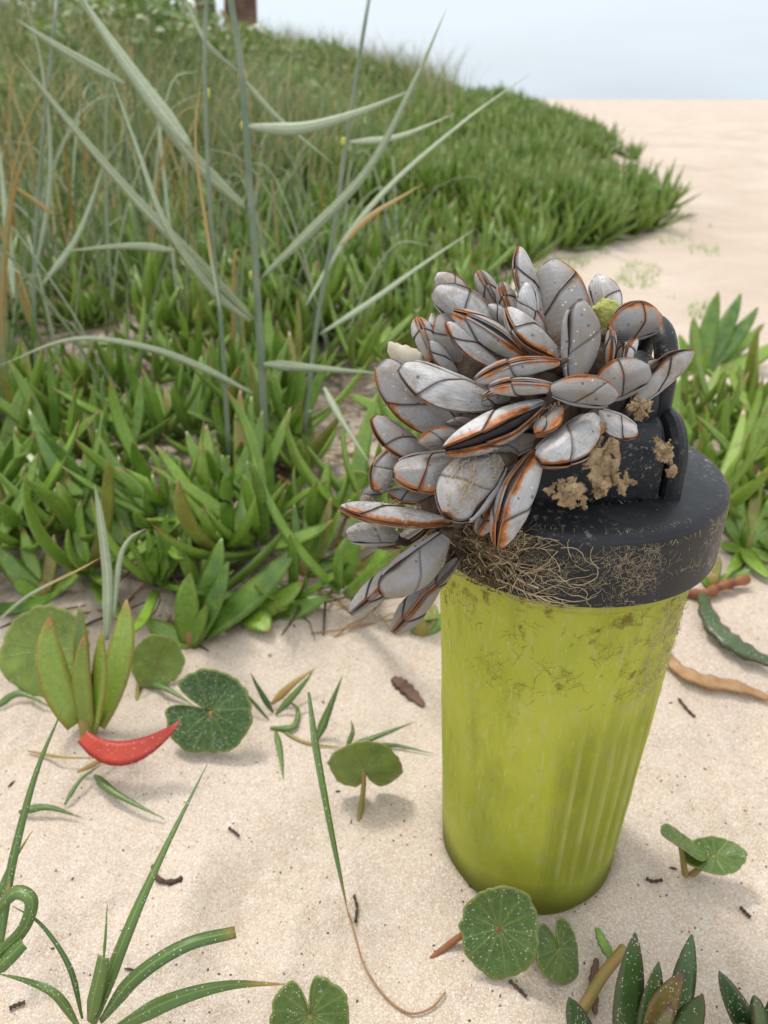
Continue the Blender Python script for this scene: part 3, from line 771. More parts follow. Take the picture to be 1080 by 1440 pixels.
# dark matted holdfast under the stalks, part of what grew on the lid
def lump(name, c, rx, ry, rz, mat, parent=None, seed=1, amp=.25, n=26, m=16):
    V = []; Fc = []
    for j in range(m + 1):
        ph = math.pi * j / m
        for k in range(n):
            a = 2 * math.pi * k / n; x, y, z = math.sin(ph) * math.cos(a), math.sin(ph) * math.sin(a), math.cos(ph)
            q = 1 + amp * 2 * (fb1(x * 2.3 + seed + z * 1.7, y * 2.3 + z * 2.1 + seed, seed, 4))
            V.append((c[0] + rx * x * q, c[1] + ry * y * q, c[2] + rz * z * q))
    for j in range(m):
        for k in range(n):
            k2 = (k + 1) % n; Fc.append((j * n + k, j * n + k2, (j + 1) * n + k2, (j + 1) * n + k))
    return obj(name, mesh(name, V, Fc, M[mat]), parent)
hold = empty('barnacle_holdfast', CORE[2], 'dark brown matted base that the barnacle stalks grow from', 'holdfast')
def relp(p, e): return p - e.location
lump('stalk_mat', relp(P(735, 590, .240), hold), .022, .012, .016, 'stalk', hold, 3)
lump('stalk_mat', relp(P(655, 690, .246), hold), .016, .011, .018, 'stalk', hold, 5)
lump('stalk_mat', relp(P(800, 520, .240), hold), .019, .010, .014, 'stalk', hold, 7)
lump('stalk_mat', relp(P(690, 540, .244), hold), .017, .010, .013, 'stalk', hold, 8)
# cream shell fragment and yellow foam
e = empty('shell_fragment', P(590, 503, .232), 'cream coloured broken shell piece at the left of the cluster', 'shell')
V = []; Fc = []
for i in range(13):
    u = i / 12; c = P(592 - 45 * u, 505 - 18 * u + 8 * math.sin(u * 3), .232) - e.location; r = .0035 * (math.sin(math.pi * (.12 + .8 * u)) ** .8)
    for k in range(10):
        a = math.pi * (k / 9) ; V.append(c + Vector((0, -math.sin(a) * r * .7, math.cos(a) * r * (1 + .12 * R.uniform(-1, 1)))))
for i in range(12):
    for k in range(9): Fc.append((i * 10 + k, i * 10 + k + 1, (i + 1) * 10 + k + 1, (i + 1) * 10 + k))
o = obj('shell_wall', mesh('shell_wall', V, Fc, M['cream']), e); md = o.modifiers.new('t', 'SOLIDIFY'); md.thickness = .0006
p = P(849, 446, .239); o = lump('foam_scrap', (0, 0, 0), .0042, .003, .0062, 'yellow', None, 4, .45); o.location = p
tag(o, 'small yellow scrap of foam between two barnacles at the top', 'foam')

# sponge crusts clinging to the lid
def crust(cpx, d, wpx, hpx, label, seed, tilt=(0, -1, .35)):
    c = P(*cpx, d); n = Vector(tilt).normalized(); r = Vector((1, 0, 0)); r = (r - n * r.dot(n)).normalized(); u = n.cross(r)
    if u.z < 0: u = -u
    N = 72; V = []; Fc = []
    w, h = wpx / F * d, hpx / F * d; k_ = min(w, h) / .016
    keep = np.zeros((N, N), bool)
    for j in range(N):
        for i in range(N):
            a, b_ = -1 + 2 * i / (N - 1), -1 + 2 * j / (N - 1)
            rad = math.hypot(a, b_); ang = math.atan2(b_, a)
            lim = .66 + 1.15 * fb1(math.cos(ang) * 1.6 + seed, math.sin(ang) * 1.6, seed, 5) + .25 * fb1(a * 14, b_ * 14, seed + 5, 2)
            ridge = 1 - min(1, abs(fb1(a * 2.3 + seed, b_ * 2.3, seed + 3, 3)) * 5.0)
            keep[j, i] = rad < lim and (ridge > .10 or vn1(a * 6, b_ * 6, seed + 1) > .42)
            z = (.0004 + .0034 * ridge ** 1.5 * max(.2, 1 - rad * .6) + .0030 * fb1(a * 2 + seed, b_ * 2, seed + 9, 3) + .0016 * abs(fb1(a * 11, b_ * 11, seed + 2, 3)) - .0012 * rad) * k_
            wob = Vector((fb1(a * 5, b_ * 5, seed + 20, 2), 0, fb1(a * 5 + 9, b_ * 5, seed + 21, 2))) * .004 * k_
            V.append(r * (a * w / 2 * 1.3) + u * (b_ * h / 2 * 1.3) + n * z + wob)
    for j in range(N - 1):
        for i in range(N - 1):
            if keep[j, i] and keep[j + 1, i] and keep[j, i + 1] and keep[j + 1, i + 1]:
                q = j * N + i; Fc.append((q, q + 1, q + N + 1, q + N))
    o = obj('sponge_crust', mesh('sponge_crust', V, Fc, M['sponge']), None, c)
    md = o.modifiers.new('t', 'SOLIDIFY'); md.thickness = .0009; md.offset = 0
    tag(o, label, 'sponge', 'dried sponge on the bottle lid'); return o
crust((858, 664), .2130, 74, 96, 'largest piece of tan dried sponge on the front of the black lid', 2, (0, -1, .5))
crust((797, 692), .2110, 62, 58, 'tan dried sponge beside the largest piece, under the white barnacle', 6, (-.1, -1, .6))
crust((898, 572), .2180, 50, 40, 'brown dried sponge tucked below the rightmost gaping barnacle', 9, (.1, -1, .5))
crust((932, 634), .2180, 30, 38, 'small curl of dried sponge on the hinge of the lid', 13, (.1, -1, .3))
crust((943, 664), .2180, 16, 20, 'smallest brown sponge scrap low on the hinge of the lid', 17, (.1, -1, .3))
crust((840, 612), .2165, 22, 40, 'narrow strip of dried sponge behind the white barnacle', 21, (0, -1, .3))

# threads on the lid skirt and on the bottle
def lid_pt(a, z):
    r = lid_r - .0003
    if z > ZL + .0205:
        k = z - ZL - .0205
        if k < .003: r = lid_r - .0004 - k * .75
        else: r = lid_r - .0026 - (k - .003) * 5.0; z = ZL + .0239 + min((k - .003) * .5, .0022)
    return Vector((r * math.cos(a), r * math.sin(a), z)), Vector((math.cos(a), math.sin(a), .4)).normalized()
def threads(count, a0, a1, z0, z1, surf, rad, seg, step, mat, name, parent, seed, lift, pick=None):
    rg = random.Random(seed); mb = MB()
    tries = 0; done = 0
    while done < count and tries < count * 20:
        tries += 1
        a = math.radians(rg.uniform(a0, a1)); z = rg.uniform(z0, z1)
        if pick and not pick(a, z, rg): continue
        done += 1
        ang = rg.uniform(0, 6.283); pts = []; n_ = rg.randint(3, seg)
        for i in range(n_):
            p, n = surf(a, z); pts.append(p + n * (lift * rg.uniform(.2, 1.4)))
            ang += rg.uniform(-.7, .7); a += step * math.cos(ang) / .05; z += step * math.sin(ang)
            z = min(z1 + .002, max(z0 - .002, z))
        mb.add(*tube(pts, [rad * rg.uniform(.7, 1.3) * (1 - .5 * i / n_) for i in range(n_)], 3, False))
    o = mb.build(name, M[mat], parent); o['kind'] = 'stuff'; return o
def dens_pick(sc, th, sd):
    def f(a, z, rg): return (vn1(math.degrees(a) * .055 * sc, z * 230 * sc, sd)) > th + rg.uniform(-.15, .15)
    return f
threads(1150, -152, -72, ZL - .0005, ZL + .0235, lid_pt, .00005, 7, .0008, 'fibre', 'thread_growth', lid, 3, .0004, dens_pick(1.5, .50, 3))
threads(210, -70, -15, ZL + .001, ZL + .024, lid_pt, .00005, 6, .0006, 'fibre', 'thread_growth', lid, 33, .0002, dens_pick(2.4, .70, 8))
threads(300, -160, -10, ZL + .021, ZL + .0285, lid_pt, .00006, 6, .0006, 'fibre', 'thread_growth', lid, 4, .0003, dens_pick(2.2, .66, 5))
threads(300, -170, -118, ZL + .001, ZL + .021, lid_pt, .00015, 12, .0012, 'fibre_dark', 'thread_growth', lid, 6, .0022)
threads(60, -165, -100, ZL + .001, ZL + .020, lid_pt, .00018, 14, .0015, 'fibre', 'thread_growth', lid, 8, .0026)
def body_pt(a, z): r = rbody(z) + .0002; return Vector((r * math.cos(a), r * math.sin(a), z)), Vector((math.cos(a), math.sin(a), 0))
threads(260, -165, -15, .120, .163, body_pt, .00006, 9, .0008, 'fibre_dark', 'thread_growth', body, 9, .0003, dens_pick(1.1, .62, 11))
threads(170, -62, -36, .118, .158, body_pt, .00010, 9, .0010, 'fibre', 'thread_growth', body, 10, .0010, dens_pick(1.8, .45, 12))
threads(160, -160, -20, .03, .12, body_pt, .00006, 6, .0008, 'fibre', 'thread_growth', body, 12, .0002, dens_pick(1.2, .6, 14))
# the branched tan sprays that lie across the front of the skirt
def spray(a_deg, z, head, n, seed):
    rg = random.Random(seed); mb = MB()
    def grow(a, z, ang, ln, rad, depth):
        pts = []; k = 9
        for i in range(k):
            p, nn = lid_pt(a, z); pts.append(p + nn * (.0010 + .0006 * math.sin(i + seed)))
            if depth and i > 1 and rg.random() < .55: grow(a, z, ang + rg.choice((-1, 1)) * rg.uniform(.3, .9), ln * .55, rad * .6, depth - 1)
            ang += rg.uniform(-.22, .22); a += ln / k * math.cos(ang) / lid_r; z = min(ZL + .0215, max(ZL - .001, z + ln / k * math.sin(ang)))
        mb.add(*tube(pts, [rad * (1 - .7 * i / k) for i in range(k)], 4, False))
    for q in range(n): grow(math.radians(a_deg + rg.uniform(-2, 2)), z + rg.uniform(-.001, .001), head + rg.uniform(-.4, .4), .020, .00034, 2)
    o = mb.build('thread_spray', M['fibre'], lid); o['kind'] = 'stuff'
spray(-128, ZL + .007, .5, 2, 1); spray(-124, ZL + .003, .15, 2, 2); spray(-140, ZL + .013, .0, 3, 3); spray(-112, ZL + .004, 2.4, 1, 5)

# ------------------------------------------------------------------ ice plants
SEC = [(-1, .20), (-.5, .27), (0, .16), (.5, .27), (1, .20), (.60, -.34), (0, -.74), (-.60, -.34)]
SEC_LO = [(-1, .2), (1, .2), (0, -.7)]
def leaf_geo(p0, p1, p2, wd, nrm, rings=11, sec=SEC, rv=.5, pinch=.72):
    # quadratic path p0-p1-p2, flat upper side towards nrm
    V = []; C = []; Fc = []; m = len(sec)
    for i in range(rings):
        u = i / (rings - 1)
        if rings > 6: u = u ** .85
        p = p0 * (1 - u) ** 2 + p1 * (2 * u * (1 - u)) + p2 * u * u
        t = ((p1 - p0) * (1 - u) + (p2 - p1) * u).normalized()
        n = (nrm - t * nrm.dot(t)); n = n.normalized() if n.length > 1e-5 else t.orthogonal().normalized()
        s = t.cross(n)
        w = wd / 2 * (pinch + (1 - pinch) * math.sin(math.pi * min(1, u * 1.15) * .75)) * max(.03, 1 - u ** 3.6) ** .72
        for (a, b) in sec:
            V.append(p + s * (a * w) + n * (b * w)); C.append((u, rv, 1.0 if (abs(a) == 1 or b < -.7) else 0.0))
    for i in range(rings - 1):
        for k in range(m):
            k2 = (k + 1) % m; Fc.append((i * m + k, i * m + k2, (i + 1) * m + k2, (i + 1) * m + k))
    Fc.append(tuple(range(m - 1, -1, -1))); Fc.append(tuple((rings - 1) * m + k for k in range(m)))
    return V, Fc, C
ICE_GROUP = 'ice plants at the front of the mat'
def ice_plant(base, leaves, label, mat='ice', group=ICE_GROUP, stem=True, lift=0.0):
    """base: pixel on the sand; leaves: (tip px, tip depth change, width px, side bend px, [material], [base px shift])"""
    b = G(*base); b.z += lift; _, _, d0 = project(b)
    e = empty('ice_plant', b, label, 'plant', group)
    for L in leaves:
        (tx, ty), dd, w, bend = L[:4]; mt = L[4] if len(L) > 4 and L[4] else mat; sh = L[5] if len(L) > 5 else (0, 0)
        p0 = P(base[0] + sh[0], base[1] + sh[1], d0 - .002) ; p2 = P(tx, ty, d0 + dd)
        gzz = gz(p2.x, p2.y) + .006
        if p2.z < gzz: p2.z = gzz
        ax = p2 - p0; sidev = ax.cross(VIEW).normalized()
        p1 = (p0 + p2) / 2 + sidev * (-bend / F * d0) - Vector((0, 0, 1)) * ax.length * .02
        out = (p0 + p2) / 2 - b; out.z = 0
        axis = b + Vector((0, 0, ax.length)) - (p0 + p2) / 2
        if mt == 'ice_red':
            dr_ = project(G(185, 1078))[2] - .008; p0 = P(116, 1036, dr_); p1 = P(176, 1094, dr_ - .004); p2 = P(254, 1014, dr_ - .004)
        nrm = (axis.normalized() * .55 - VIEW * .6).normalized()
        if nrm.cross(ax.normalized()).length < .25: nrm = -VIEW
        v, f, c = leaf_geo(p0 - b, p1 - b, p2 - b, w / F * d0 * (1.36 if d0 < .5 else .9), nrm, rv=R.random(), pinch=.5 if mt == 'ice_red' else .72)
        lf = obj('leaf', mesh('leaf', v, f, M[mt], c), e)
        if mt == 'ice_red': lf['label'] = 'bright red leaf lying on the sand at the foot of the plant'
    if stem:
        v, f, c = tube([Vector((0, 0, -.012)), Vector((.001, 0, .002)), Vector((0, .001, .010))], [.004, .0045, .003], 8)
        obj('stem', mesh('stem', v, f, M['stem_green'], c), e)
    return e

ice_plant((122,1030), [((70,868),-.010,34,-30,None,(-12,-14)), ((119,893),-.026,25,-9,None,(2,-4)), ((142,888),-.026,23,9,None,(8,-4)), ((112,851),.004,18,0,None,(-4,-40)), ((178,843),.006,34,22,None,(14,-12)), ((254,1024),-.016,26,22,'ice_red',(-6,16))],
          'yellowish ice plant with one bright red leaf on the sand beside it', 'ice_yellow')
ice_plant((268,905), [((268,806),-.014,29,-8), ((312,757),-.004,30,6), ((321,790),-.016,26,10), ((290,852),-.018,20,4), ((418,766),.012,32,18,None,(20,-18)), ((205,870),.0,24,-8)],
          'bright green ice plant nearest the bare sand with leaves fanning upward')
ice_plant((238,806), [((222,727),-.012,28,-4), ((246,738),-.010,24,4), ((214,666),.010,26,0), ((240,672),.012,26,0), ((267,690),.006,22,4), ((195,760),-.006,26,-8)],
          'ice plant with two short blunt leaves in front, behind the fanning one')
ice_plant((185,768), [((40,575),.010,30,-14,None,(-40,-10)), ((136,604),.012,30,0), ((90,669),-.004,34,-10), ((84,706),-.010,26,-12), ((166,640),.014,24,4)],
          'ice plant with long dark leaves slanting up to the left')
ice_plant((345,706), [((338,548),.006,27,-4), ((354,556),.010,24,0), ((369,578),-.006,26,4), ((409,572),.012,24,10), ((380,668),-.012,24,8), ((312,640),.0,22,-8)],
          'tall upright ice plant in front of the round pennywort leaf')
ice_plant((428,806), [((465,700),-.004,24,10), ((452,742),-.012,22,4), ((480,712),.006,22,8), ((437,676),.016,18,0), ((511,757),.004,26,14), ((414,708),.010,20,-6)],
          'ice plant left of the lowest hanging barnacles')
ice_plant((345,868), [((428,816),-.004,28,10), ((466,835),.004,26,14), ((382,932),-.012,28,-12), ((300,846),-.004,24,-4)],
          'low ice plant with one leaf drooping down onto the sand', lift=.004)
ice_plant((62,838), [((-8,765),-.006,34,-10), ((32,742),.006,28,-6), ((76,752),-.002,26,4), ((120,790),.004,28,10), ((20,812),-.012,28,-10)],
          'ice plant spreading from the left edge above the large pale round leaf')
ice_plant((300,690), [((262,606),.004,24,-4), ((290,598),.006,24,0), ((305,628),-.008,24,3), ((322,640),-.002,22,6)],
          'small ice plant left of the tall upright one')
ice_plant((100,700), [((50,600),.008,26,-8), ((95,610),.01,24,0), ((125,640),.002,24,6), ((70,650),-.01,26,-6)],
          'ice plant half hidden behind the long slanting leaves')
ice_plant((30,690), [((-6,610),.006,26,-6), ((22,598),.010,24,0), ((52,640),-.004,24,6)],
          'ice plant cut by the left edge above the slanting leaves')
ice_plant((500,800), [((470,770),-.006,22,-6), ((540,770),.004,22,8), ((520,835),-.004,22,10)],
          'small ice plant in the shade under the barnacles')
ice_plant((590,890), [((612,850),.012,20,4), ((585,862),.008,18,-4), ((625,872),.01,20,6)],
          'small ice plant showing at the left edge of the green bottle')
# right of the bottle
ice_plant((985,525), [((1010,410),-.01,30,-4), ((1042,413),.004,30,4), ((1066,432),.0,28,8), ((975,446),-.01,26,-4), ((1100,476),-.01,34,22), ((955,470),.01,24,-8), ((1075,455),.02,24,8), ((930,500),.01,24,-6)],
          'large ice plant fanning out to the right of the barnacles')
ice_plant((1010,610), [((985,540),-.01,30,-4), ((1040,545),-.006,30,6), ((1065,560),.004,28,10), ((960,560),.0,26,-8), ((1090,590),-.01,30,14), ((1030,650),-.03,28,12)],
          'ice plant low behind the right side of the lid')
ice_plant((1060,668), [((1030,640),-.004,24,-6), ((1062,610),-.004,24,0), ((1050,560),.006,28,-4), ((1085,550),.006,28,2), ((1040,600),-.008,26,-6), ((1110,580),0,28,10)],
          'ice plant at the right edge beside the lid')
ice_plant((1048,770), [((1010,702),-.004,24,-8), ((1034,672),.006,24,-2), ((1068,662),.010,24,4), ((1092,690),.004,28,8), ((1096,735),-.006,28,14), ((1070,872),-.035,30,14), ((1012,764),-.016,22,-8), ((1018,826),-.03,22,-6), ((1098,812),-.02,28,8), ((1050,730),-.02,20,0)],
          'ice plant with pale green centre at the right edge above the red stem')
ice_plant((1000,826), [((985,805),-.006,22,-4), ((1012,782),0,16,2), ((1034,795),0,10,4), ((1055,800),0,18,6)],
          'ice plant shoot growing on the red stem right of the bottle')
LONG_LEAF = True
e = empty('plant_runner', G(985, 842), 'reddish fleshy stem lying on the sand right of the bottle', 'stem')
pts = [G(940, 838, .003), G(985, 842, .004), G(1015, 834, .006), G(1048, 828, .008)]
vv, f, c = tube([q - e.location for q in spline(pts, 16)], [.0033 + .0007 * math.sin(i * 1.9) for i in range(16)], 10); obj('stem', mesh('stem', vv, f, M['stem'], c), e)
# dried leaf behind the bottle
def lying_leaf(name, pts, wpx, mat, label, cat, lift=.003, taper=True):
    g = [G(x, y, lift) for x, y in pts]; b = g[0]; d0 = project(b)[2]; q = spline(g, 22); mb = MB(); V = []; Fc = []; C = []
    for i, p in enumerate(q):
        u = i / 21; t = (q[min(i + 1, 21)] - q[max(i - 1, 0)]).normalized(); n = Vector((0, -.35, 1)); n = (n - t * n.dot(t)).normalized(); s = t.cross(n)
        w = wpx / F * d0 / 2 * (max(.04, math.sin(math.pi * (.06 + .9 * u))) ** .6 if taper else 1) * (1 + .15 * math.sin(i * 1.7))
        for a, bb in ((-1, .1), (-.5, .34), (0, .22), (.5, .34), (1, .1), (0, -.2)):
            V.append(p - b + s * a * w + n * bb * w); C.append((u, .5, abs(a)))
    for i in range(21):
        for k in range(6):
            k2 = (k + 1) % 6; Fc.append((i * 6 + k, i * 6 + k2, i * 6 + 6 + k2, i * 6 + 6 + k))
    o = obj(name, mesh(name, V, Fc, M[mat], C), None, b); return tag(o, label, cat)
lying_leaf('withered_leaf', [(928, 905), (945, 940), (985, 963), (1035, 972), (1085, 990)], 22, 'dry', 'withered brown leaf curling on the sand right of the bottle', 'leaf')
lying_leaf('trailing_leaf', [(984, 846), (1000, 890), (1035, 922), (1090, 948)], 30, 'ice_dark', 'long dark green leaf trailing over the sand below the red stem', 'leaf', .006)
lying_leaf('withered_leaf', [(552, 955), (568, 968), (596, 995)], 20, 'bark', 'small reddish brown dead leaf on the sand left of the bottle', 'leaf', .001)
# bottom right, dark with purple tips
ice_plant((905,1490), [((893,1312),-.012,36,-8,None,(-25,0)), ((926,1353),-.016,27,-4), ((973,1314),.006,27,4,None,(35,-20)), ((962,1366),-.018,32,-18), ((988,1398),-.02,32,10,None,(20,0)), ((800,1403),-.006,32,-10,None,(-70,-10)), ((944,1410),-.03,24,2)],
          'dark ice plant with purple leaf tips, dusted with sand, at the bottom edge', 'ice_dark', lift=-.002)
ice_plant((1075,1475), [((1011,1366),-.008,30,-10), ((1060,1400),-.016,26,0), ((1094,1386),-.006,30,8), ((1040,1440),-.02,24,-8)],
          'dark ice plant with purple tips cut by the bottom right corner', 'ice_dark')
e = empty('plant_runner', G(820, 1430), 'yellow-brown stem leading to the dark ice plant at the bottom edge', 'stem')
vv, f, c = tube([q - e.location for q in spline([G(812, 1436, .003), G(842, 1395, .010), G(872, 1360, .012)], 10)], .0021, 8); obj('stem', mesh('stem', vv, f, M['stem_green'], c), e)
lying_leaf('withered_leaf', [(836, 1318), (848, 1345), (866, 1372)], 15, 'ice', 'narrow grey-green leaf leaning above the yellow-brown stem', 'leaf', .006)
lying_leaf('withered_leaf', [(838, 1352), (834, 1390), (836, 1432)], 14, 'bark', 'shrivelled purple-brown leaf beside the yellow-brown stem', 'leaf', .002)

# random filling of the mat
def veg_ok(x, y, jitter=0.0):
    return x < np.interp(y, YB, XB) + jitter
VARI = []
def make_variant(k, lo=False):
    rg = random.Random(100 + k); mb = []; up = Vector((0, 0, 1))
    pairs = rg.choice((3, 4)); az = rg.uniform(0, 6.28); out = []
    for p in range(pairs):
        for s in (0, 1):
            a = az + s * math.pi + rg.uniform(-.3, .3); el = math.radians((80, 64, 44, 20)[p] + rg.uniform(-20, 20)); ln = (.045, .068, .075, .07)[p] * rg.uniform(.6, 1.25)
            d = Vector((math.cos(a) * math.cos(el), math.sin(a) * math.cos(el), math.sin(el))); o_ = Vector((math.cos(a), math.sin(a), 0))
            p0 = o_ * .004 + up * (.012 - .003 * p); p2 = p0 + d * ln; sw = Vector((-o_.y, o_.x, 0)) * ln * rg.uniform(-.16, .16); p1 = (p0 + p2) / 2 + o_ * ln * rg.uniform(0, .22) - up * ln * .06 + sw
            out.append(leaf_geo(p0, p1, p2, rg.uniform(.0085, .012), (up * ln - d * ln * .5), rings=5 if lo else 10, sec=SEC_LO if lo else SEC, rv=rg.random()))
        az += math.pi / 2 + rg.uniform(-.3, .3)
    return out
near_var = [[mesh('leaf', v, f, M['ice'], c) for v, f, c in make_variant(k)] for k in range(10)]
lo_var = []
for k in range(8):
    mb = MB()
    for sub in range(2):
        off = Vector((R.uniform(-.03, .03), R.uniform(-.03, .03), 0)) * sub
        for v, f, c in make_variant(20 + k * 2 + sub, True): mb.add([q + off for q in v], f, c)
    lo_var.append(mb)
lo_mesh = [mesh('leaf_cluster', m_.v, m_.f, M['ice'], m_.c) for m_ in lo_var]
spots = []
def far_enough(x, y, r):
    return all((x - a) ** 2 + (y - b) ** 2 > r * r for a, b, _ in spots)
for o in [o for o in COL.objects if o.name.startswith('ice_plant')]: spots.append((o.location.x, o.location.y, 0))
n_near = n_mid = 0
rg = random.Random(11); far_mb = MB(); mid_list = []
for k in range(16000):
    y = .415 + rg.random() ** 1.6 * 2.0; x = rg.uniform(-.62, .62) * (y + .25) + .04
    if k < 2600: y = .415 + rg.random() * .45; x = rg.uniform(-.62, .1) * (y + .2)
    if 2600 < k < 3600: y = rg.uniform(.50, .80); x = rg.uniform(.20, .5)
    px, py, d = project((x, y, gz(x, y)))
    if px < -60 or px > 1130: continue
    right_clump = 2600 < k < 3600 and px > 950
    if not right_clump and (px > 1000 or not veg_ok(x, y, rg.uniform(-.06, .02))): continue
    if (vn1(x * 7, y * 7, 77)) < (.16 if y < .8 else .30): continue
    if 420 < px < 575 and 560 < py < 740: continue
    if py > 880 - 70 * vn1(px / 55, 3, 5) or (px > 300 and py > 868 - 60 * vn1(px / 40, 7, 5)) or px > 560 and py > 800: continue
    r = .026 if y < .75 else .036 + .014 * y
    if not far_enough(x, y, r): continue
    spots.append((x, y, 1)); mid_list.append((y, x))
mid_list.sort()
LM = [('the tall upright ice plant', 350, 630), ('the round blurred pennywort leaf', 405, 600), ('the tallest dune grass stem', 358, 430), ('the long leaves slanting left', 90, 640),
      ('the pale folded grass blades', 145, 780), ('the fanning ice plant', 285, 850), ('the lowest hanging barnacles', 540, 860), ('the cream shell fragment', 570, 495),
      ('the tallest narrow barnacle', 728, 360), ('the black carrying loop', 930, 490), ('the arching blade at the left edge', 60, 490), ('the large rightmost ice plant', 1000, 480),
      ('the red stem', 1010, 835), ('the bare sand patch', 500, 640), ('the dry orange blade', 560, 275), ('the flat pale blade pointing right', 450, 515), ('the horizontal pale blade', 160, 352)]
ORD = ['closest', 'second closest', 'third closest', 'fourth closest', 'fifth closest', 'sixth closest', 'seventh closest', 'eighth closest', 'ninth closest', 'tenth closest'] + [q + ' closest' for q in 'eleventh twelfth thirteenth fourteenth fifteenth sixteenth seventeenth eighteenth nineteenth twentieth twenty-first twenty-second twenty-third twenty-fourth twenty-fifth'.split()]
def relabel(items, kind):                    # each says which landmark of the photo it stands by, and how near
    bk = {}
    for o, x, y in items:
        px, py, _ = project((x, y, gz(x, y) + .03)); best = min(LM, key=lambda m: (m[1] - px) ** 2 + (m[2] - py) ** 2)
        dx, dy = px - best[1], py - best[2]
        rel_ = ('right of ' if dx > 0 else 'left of ') if abs(dx) > abs(dy) else ('in front of ' if dy > 0 else 'behind ')
        bk.setdefault((rel_, best[0]), []).append((dx * dx + dy * dy, o))
    for (rel_, nm), L in bk.items():
        L.sort(key=lambda q: q[0])
        for i, (_, o) in enumerate(L): o['label'] = '%s, %s %s%s' % (kind, ORD[min(i, 24)], '', rel_ + nm)
near_items = []; mid_items = []
for i, (y, x) in enumerate(mid_list):
    z = gz(x, y) - .004 + rg.random() ** 2 * .022; rz = rg.uniform(0, 6.28); sc = rg.uniform(.7, 1.3) * (1.02 if y < .8 else 1.1)
    if i < 130:
        e = empty('ice_plant', (x, y, z), 'green ice plant rosette with separate fleshy leaves in the mat left of the bottle', 'plant', 'ice plants in the mat on the left')
        e.rotation_euler = (rg.uniform(-.55, .55), rg.uniform(-.55, .55), rz); e.scale = (sc * rg.uniform(.85, 1.1), sc * rg.uniform(.85, 1.1), sc)
        near_items.append((e, x, y))
        for me in near_var[i % 10]:
            o = bpy.data.objects.new('leaf', me); COL.objects.link(o); o.parent = e
    elif i < 275:
        o = bpy.data.objects.new('ice_plant', lo_mesh[i % 8]); COL.objects.link(o); o.location = (x, y, z)
        o.rotation_euler = (rg.uniform(-.25, .25), rg.uniform(-.25, .25), rz); o.scale = (sc * 1.1,) * 3
        tag(o, 'small blurred ice plant clump farther back in the mat on the dune foot', 'plant', 'ice plants farther back on the dune foot'); mid_items.append((o, x, y))
    else:
        src = lo_var[i % 8]; q = Matrix.Rotation(rz, 3, 'Z') * (sc * 1.1)
        far_mb.add([q @ Vector(v) + Vector((x, y, z)) for v in src.v], src.f, src.c)
relabel(near_items, 'green ice plant rosette'); relabel(mid_items, 'small blurred ice plant')
# the far slope of the dune
src_arr = [(np.array(m_.v), m_.f, m_.c) for m_ in lo_var]
V = [np.array(far_mb.v).reshape(-1, 3)]; FF = list(far_mb.f); CC = list(far_mb.c); nv = len(far_mb.v)
cnt = 0
for k in range(14000):
    y = 1.9 + rg.random() ** 1.6 * 9; x = rg.uniform(-.62, .52) * (y + .25) + .04
    xb = float(np.interp(y, YB, XB))
    if x > xb + rg.uniform(-.22, .06) * (y * .35): continue
    if (vn1(x * 3.2, y * 3.2, 78)) < (.38 + .20 * (1 - ss1(.1, .8, xb - x))) or (vn1(x * 9, y * 9, 79)) < .26: continue
    if rg.random() < .62 * (ss1(.3, 1.5, xb - x)) : continue     # grass takes over higher up
    px, py, d = project((x, y, gz(x, y)))
    if px < -80 or px > 1060: continue
    cnt += 1
    if cnt > 2600: break
    v, f, c = src_arr[k % 8]; a = rg.uniform(0, 6.28); sc = rg.uniform(1.0, 1.5) * (1 + .06 * y)
    ca, sa = math.cos(a), math.sin(a); T = np.array([[ca, -sa, 0], [sa, ca, 0], [0, 0, 1]]) * sc
    V.append(v @ T.T + np.array([x, y, gz(x, y) - .005])); FF += [tuple(i + nv for i in q) for q in f]; CC += c; nv += len(v)
o = obj('ice_plant_mat', mesh('ice_plant_mat', np.concatenate(V), FF, M['ice'], CC))
tag(o, 'mass of blurred green ice plants covering the far dune slope', 'plants', kind='stuff')

# ------------------------------------------------------------------ grasses
def blade_geo(pts, wid, twist=0., n=24, fold=.35, rv=.5, dry0=2., blunt=False, base_w=.32, viewref=None):
    q = spline(pts, n); V = []; Fc = []; C = []
    for i, p in enumerate(q):
        u = i / (n - 1); t = (q[min(i + 1, n - 1)] - q[max(i - 1, 0)])
        t = t.normalized() if t.length > 1e-9 else Vector((0, 0, 1))
        vw = (viewref or (p - Vector((0, 0, H)))).normalized()
        s = t.cross(vw); s = s.normalized() if s.length > 1e-4 else t.orthogonal().normalized(); nn = s.cross(t)
        a = math.radians(twist); s2 = s * math.cos(a) + nn * math.sin(a); n2 = nn * math.cos(a) - s * math.sin(a)
        prof = min(1, base_w + u * 3) * (1.0 - .25 * u if blunt else max(.015, 1 - u ** 1.7))
        w = wid / 2 * prof
        dr = (ss1(dry0 - .12, dry0 + .1, u))
        for a_, b_, e_ in ((-1, 0, 0), (-.5, -.5, .25), (0, -1, .5), (.5, -.5, .75), (1, 0, 1)):
            V.append(p + s2 * (a_ * w) + n2 * (b_ * w * fold)); C.append((dr, rv, e_))
    for i in range(n - 1):
        for k in range(4): Fc.append((i * 5 + k, i * 5 + k + 1, i * 5 + 6 + k, i * 5 + 5 + k))
    return V, Fc, C
def solid(o, th): md = o.modifiers.new('t', 'SOLIDIFY'); md.thickness = th; md.offset = 0
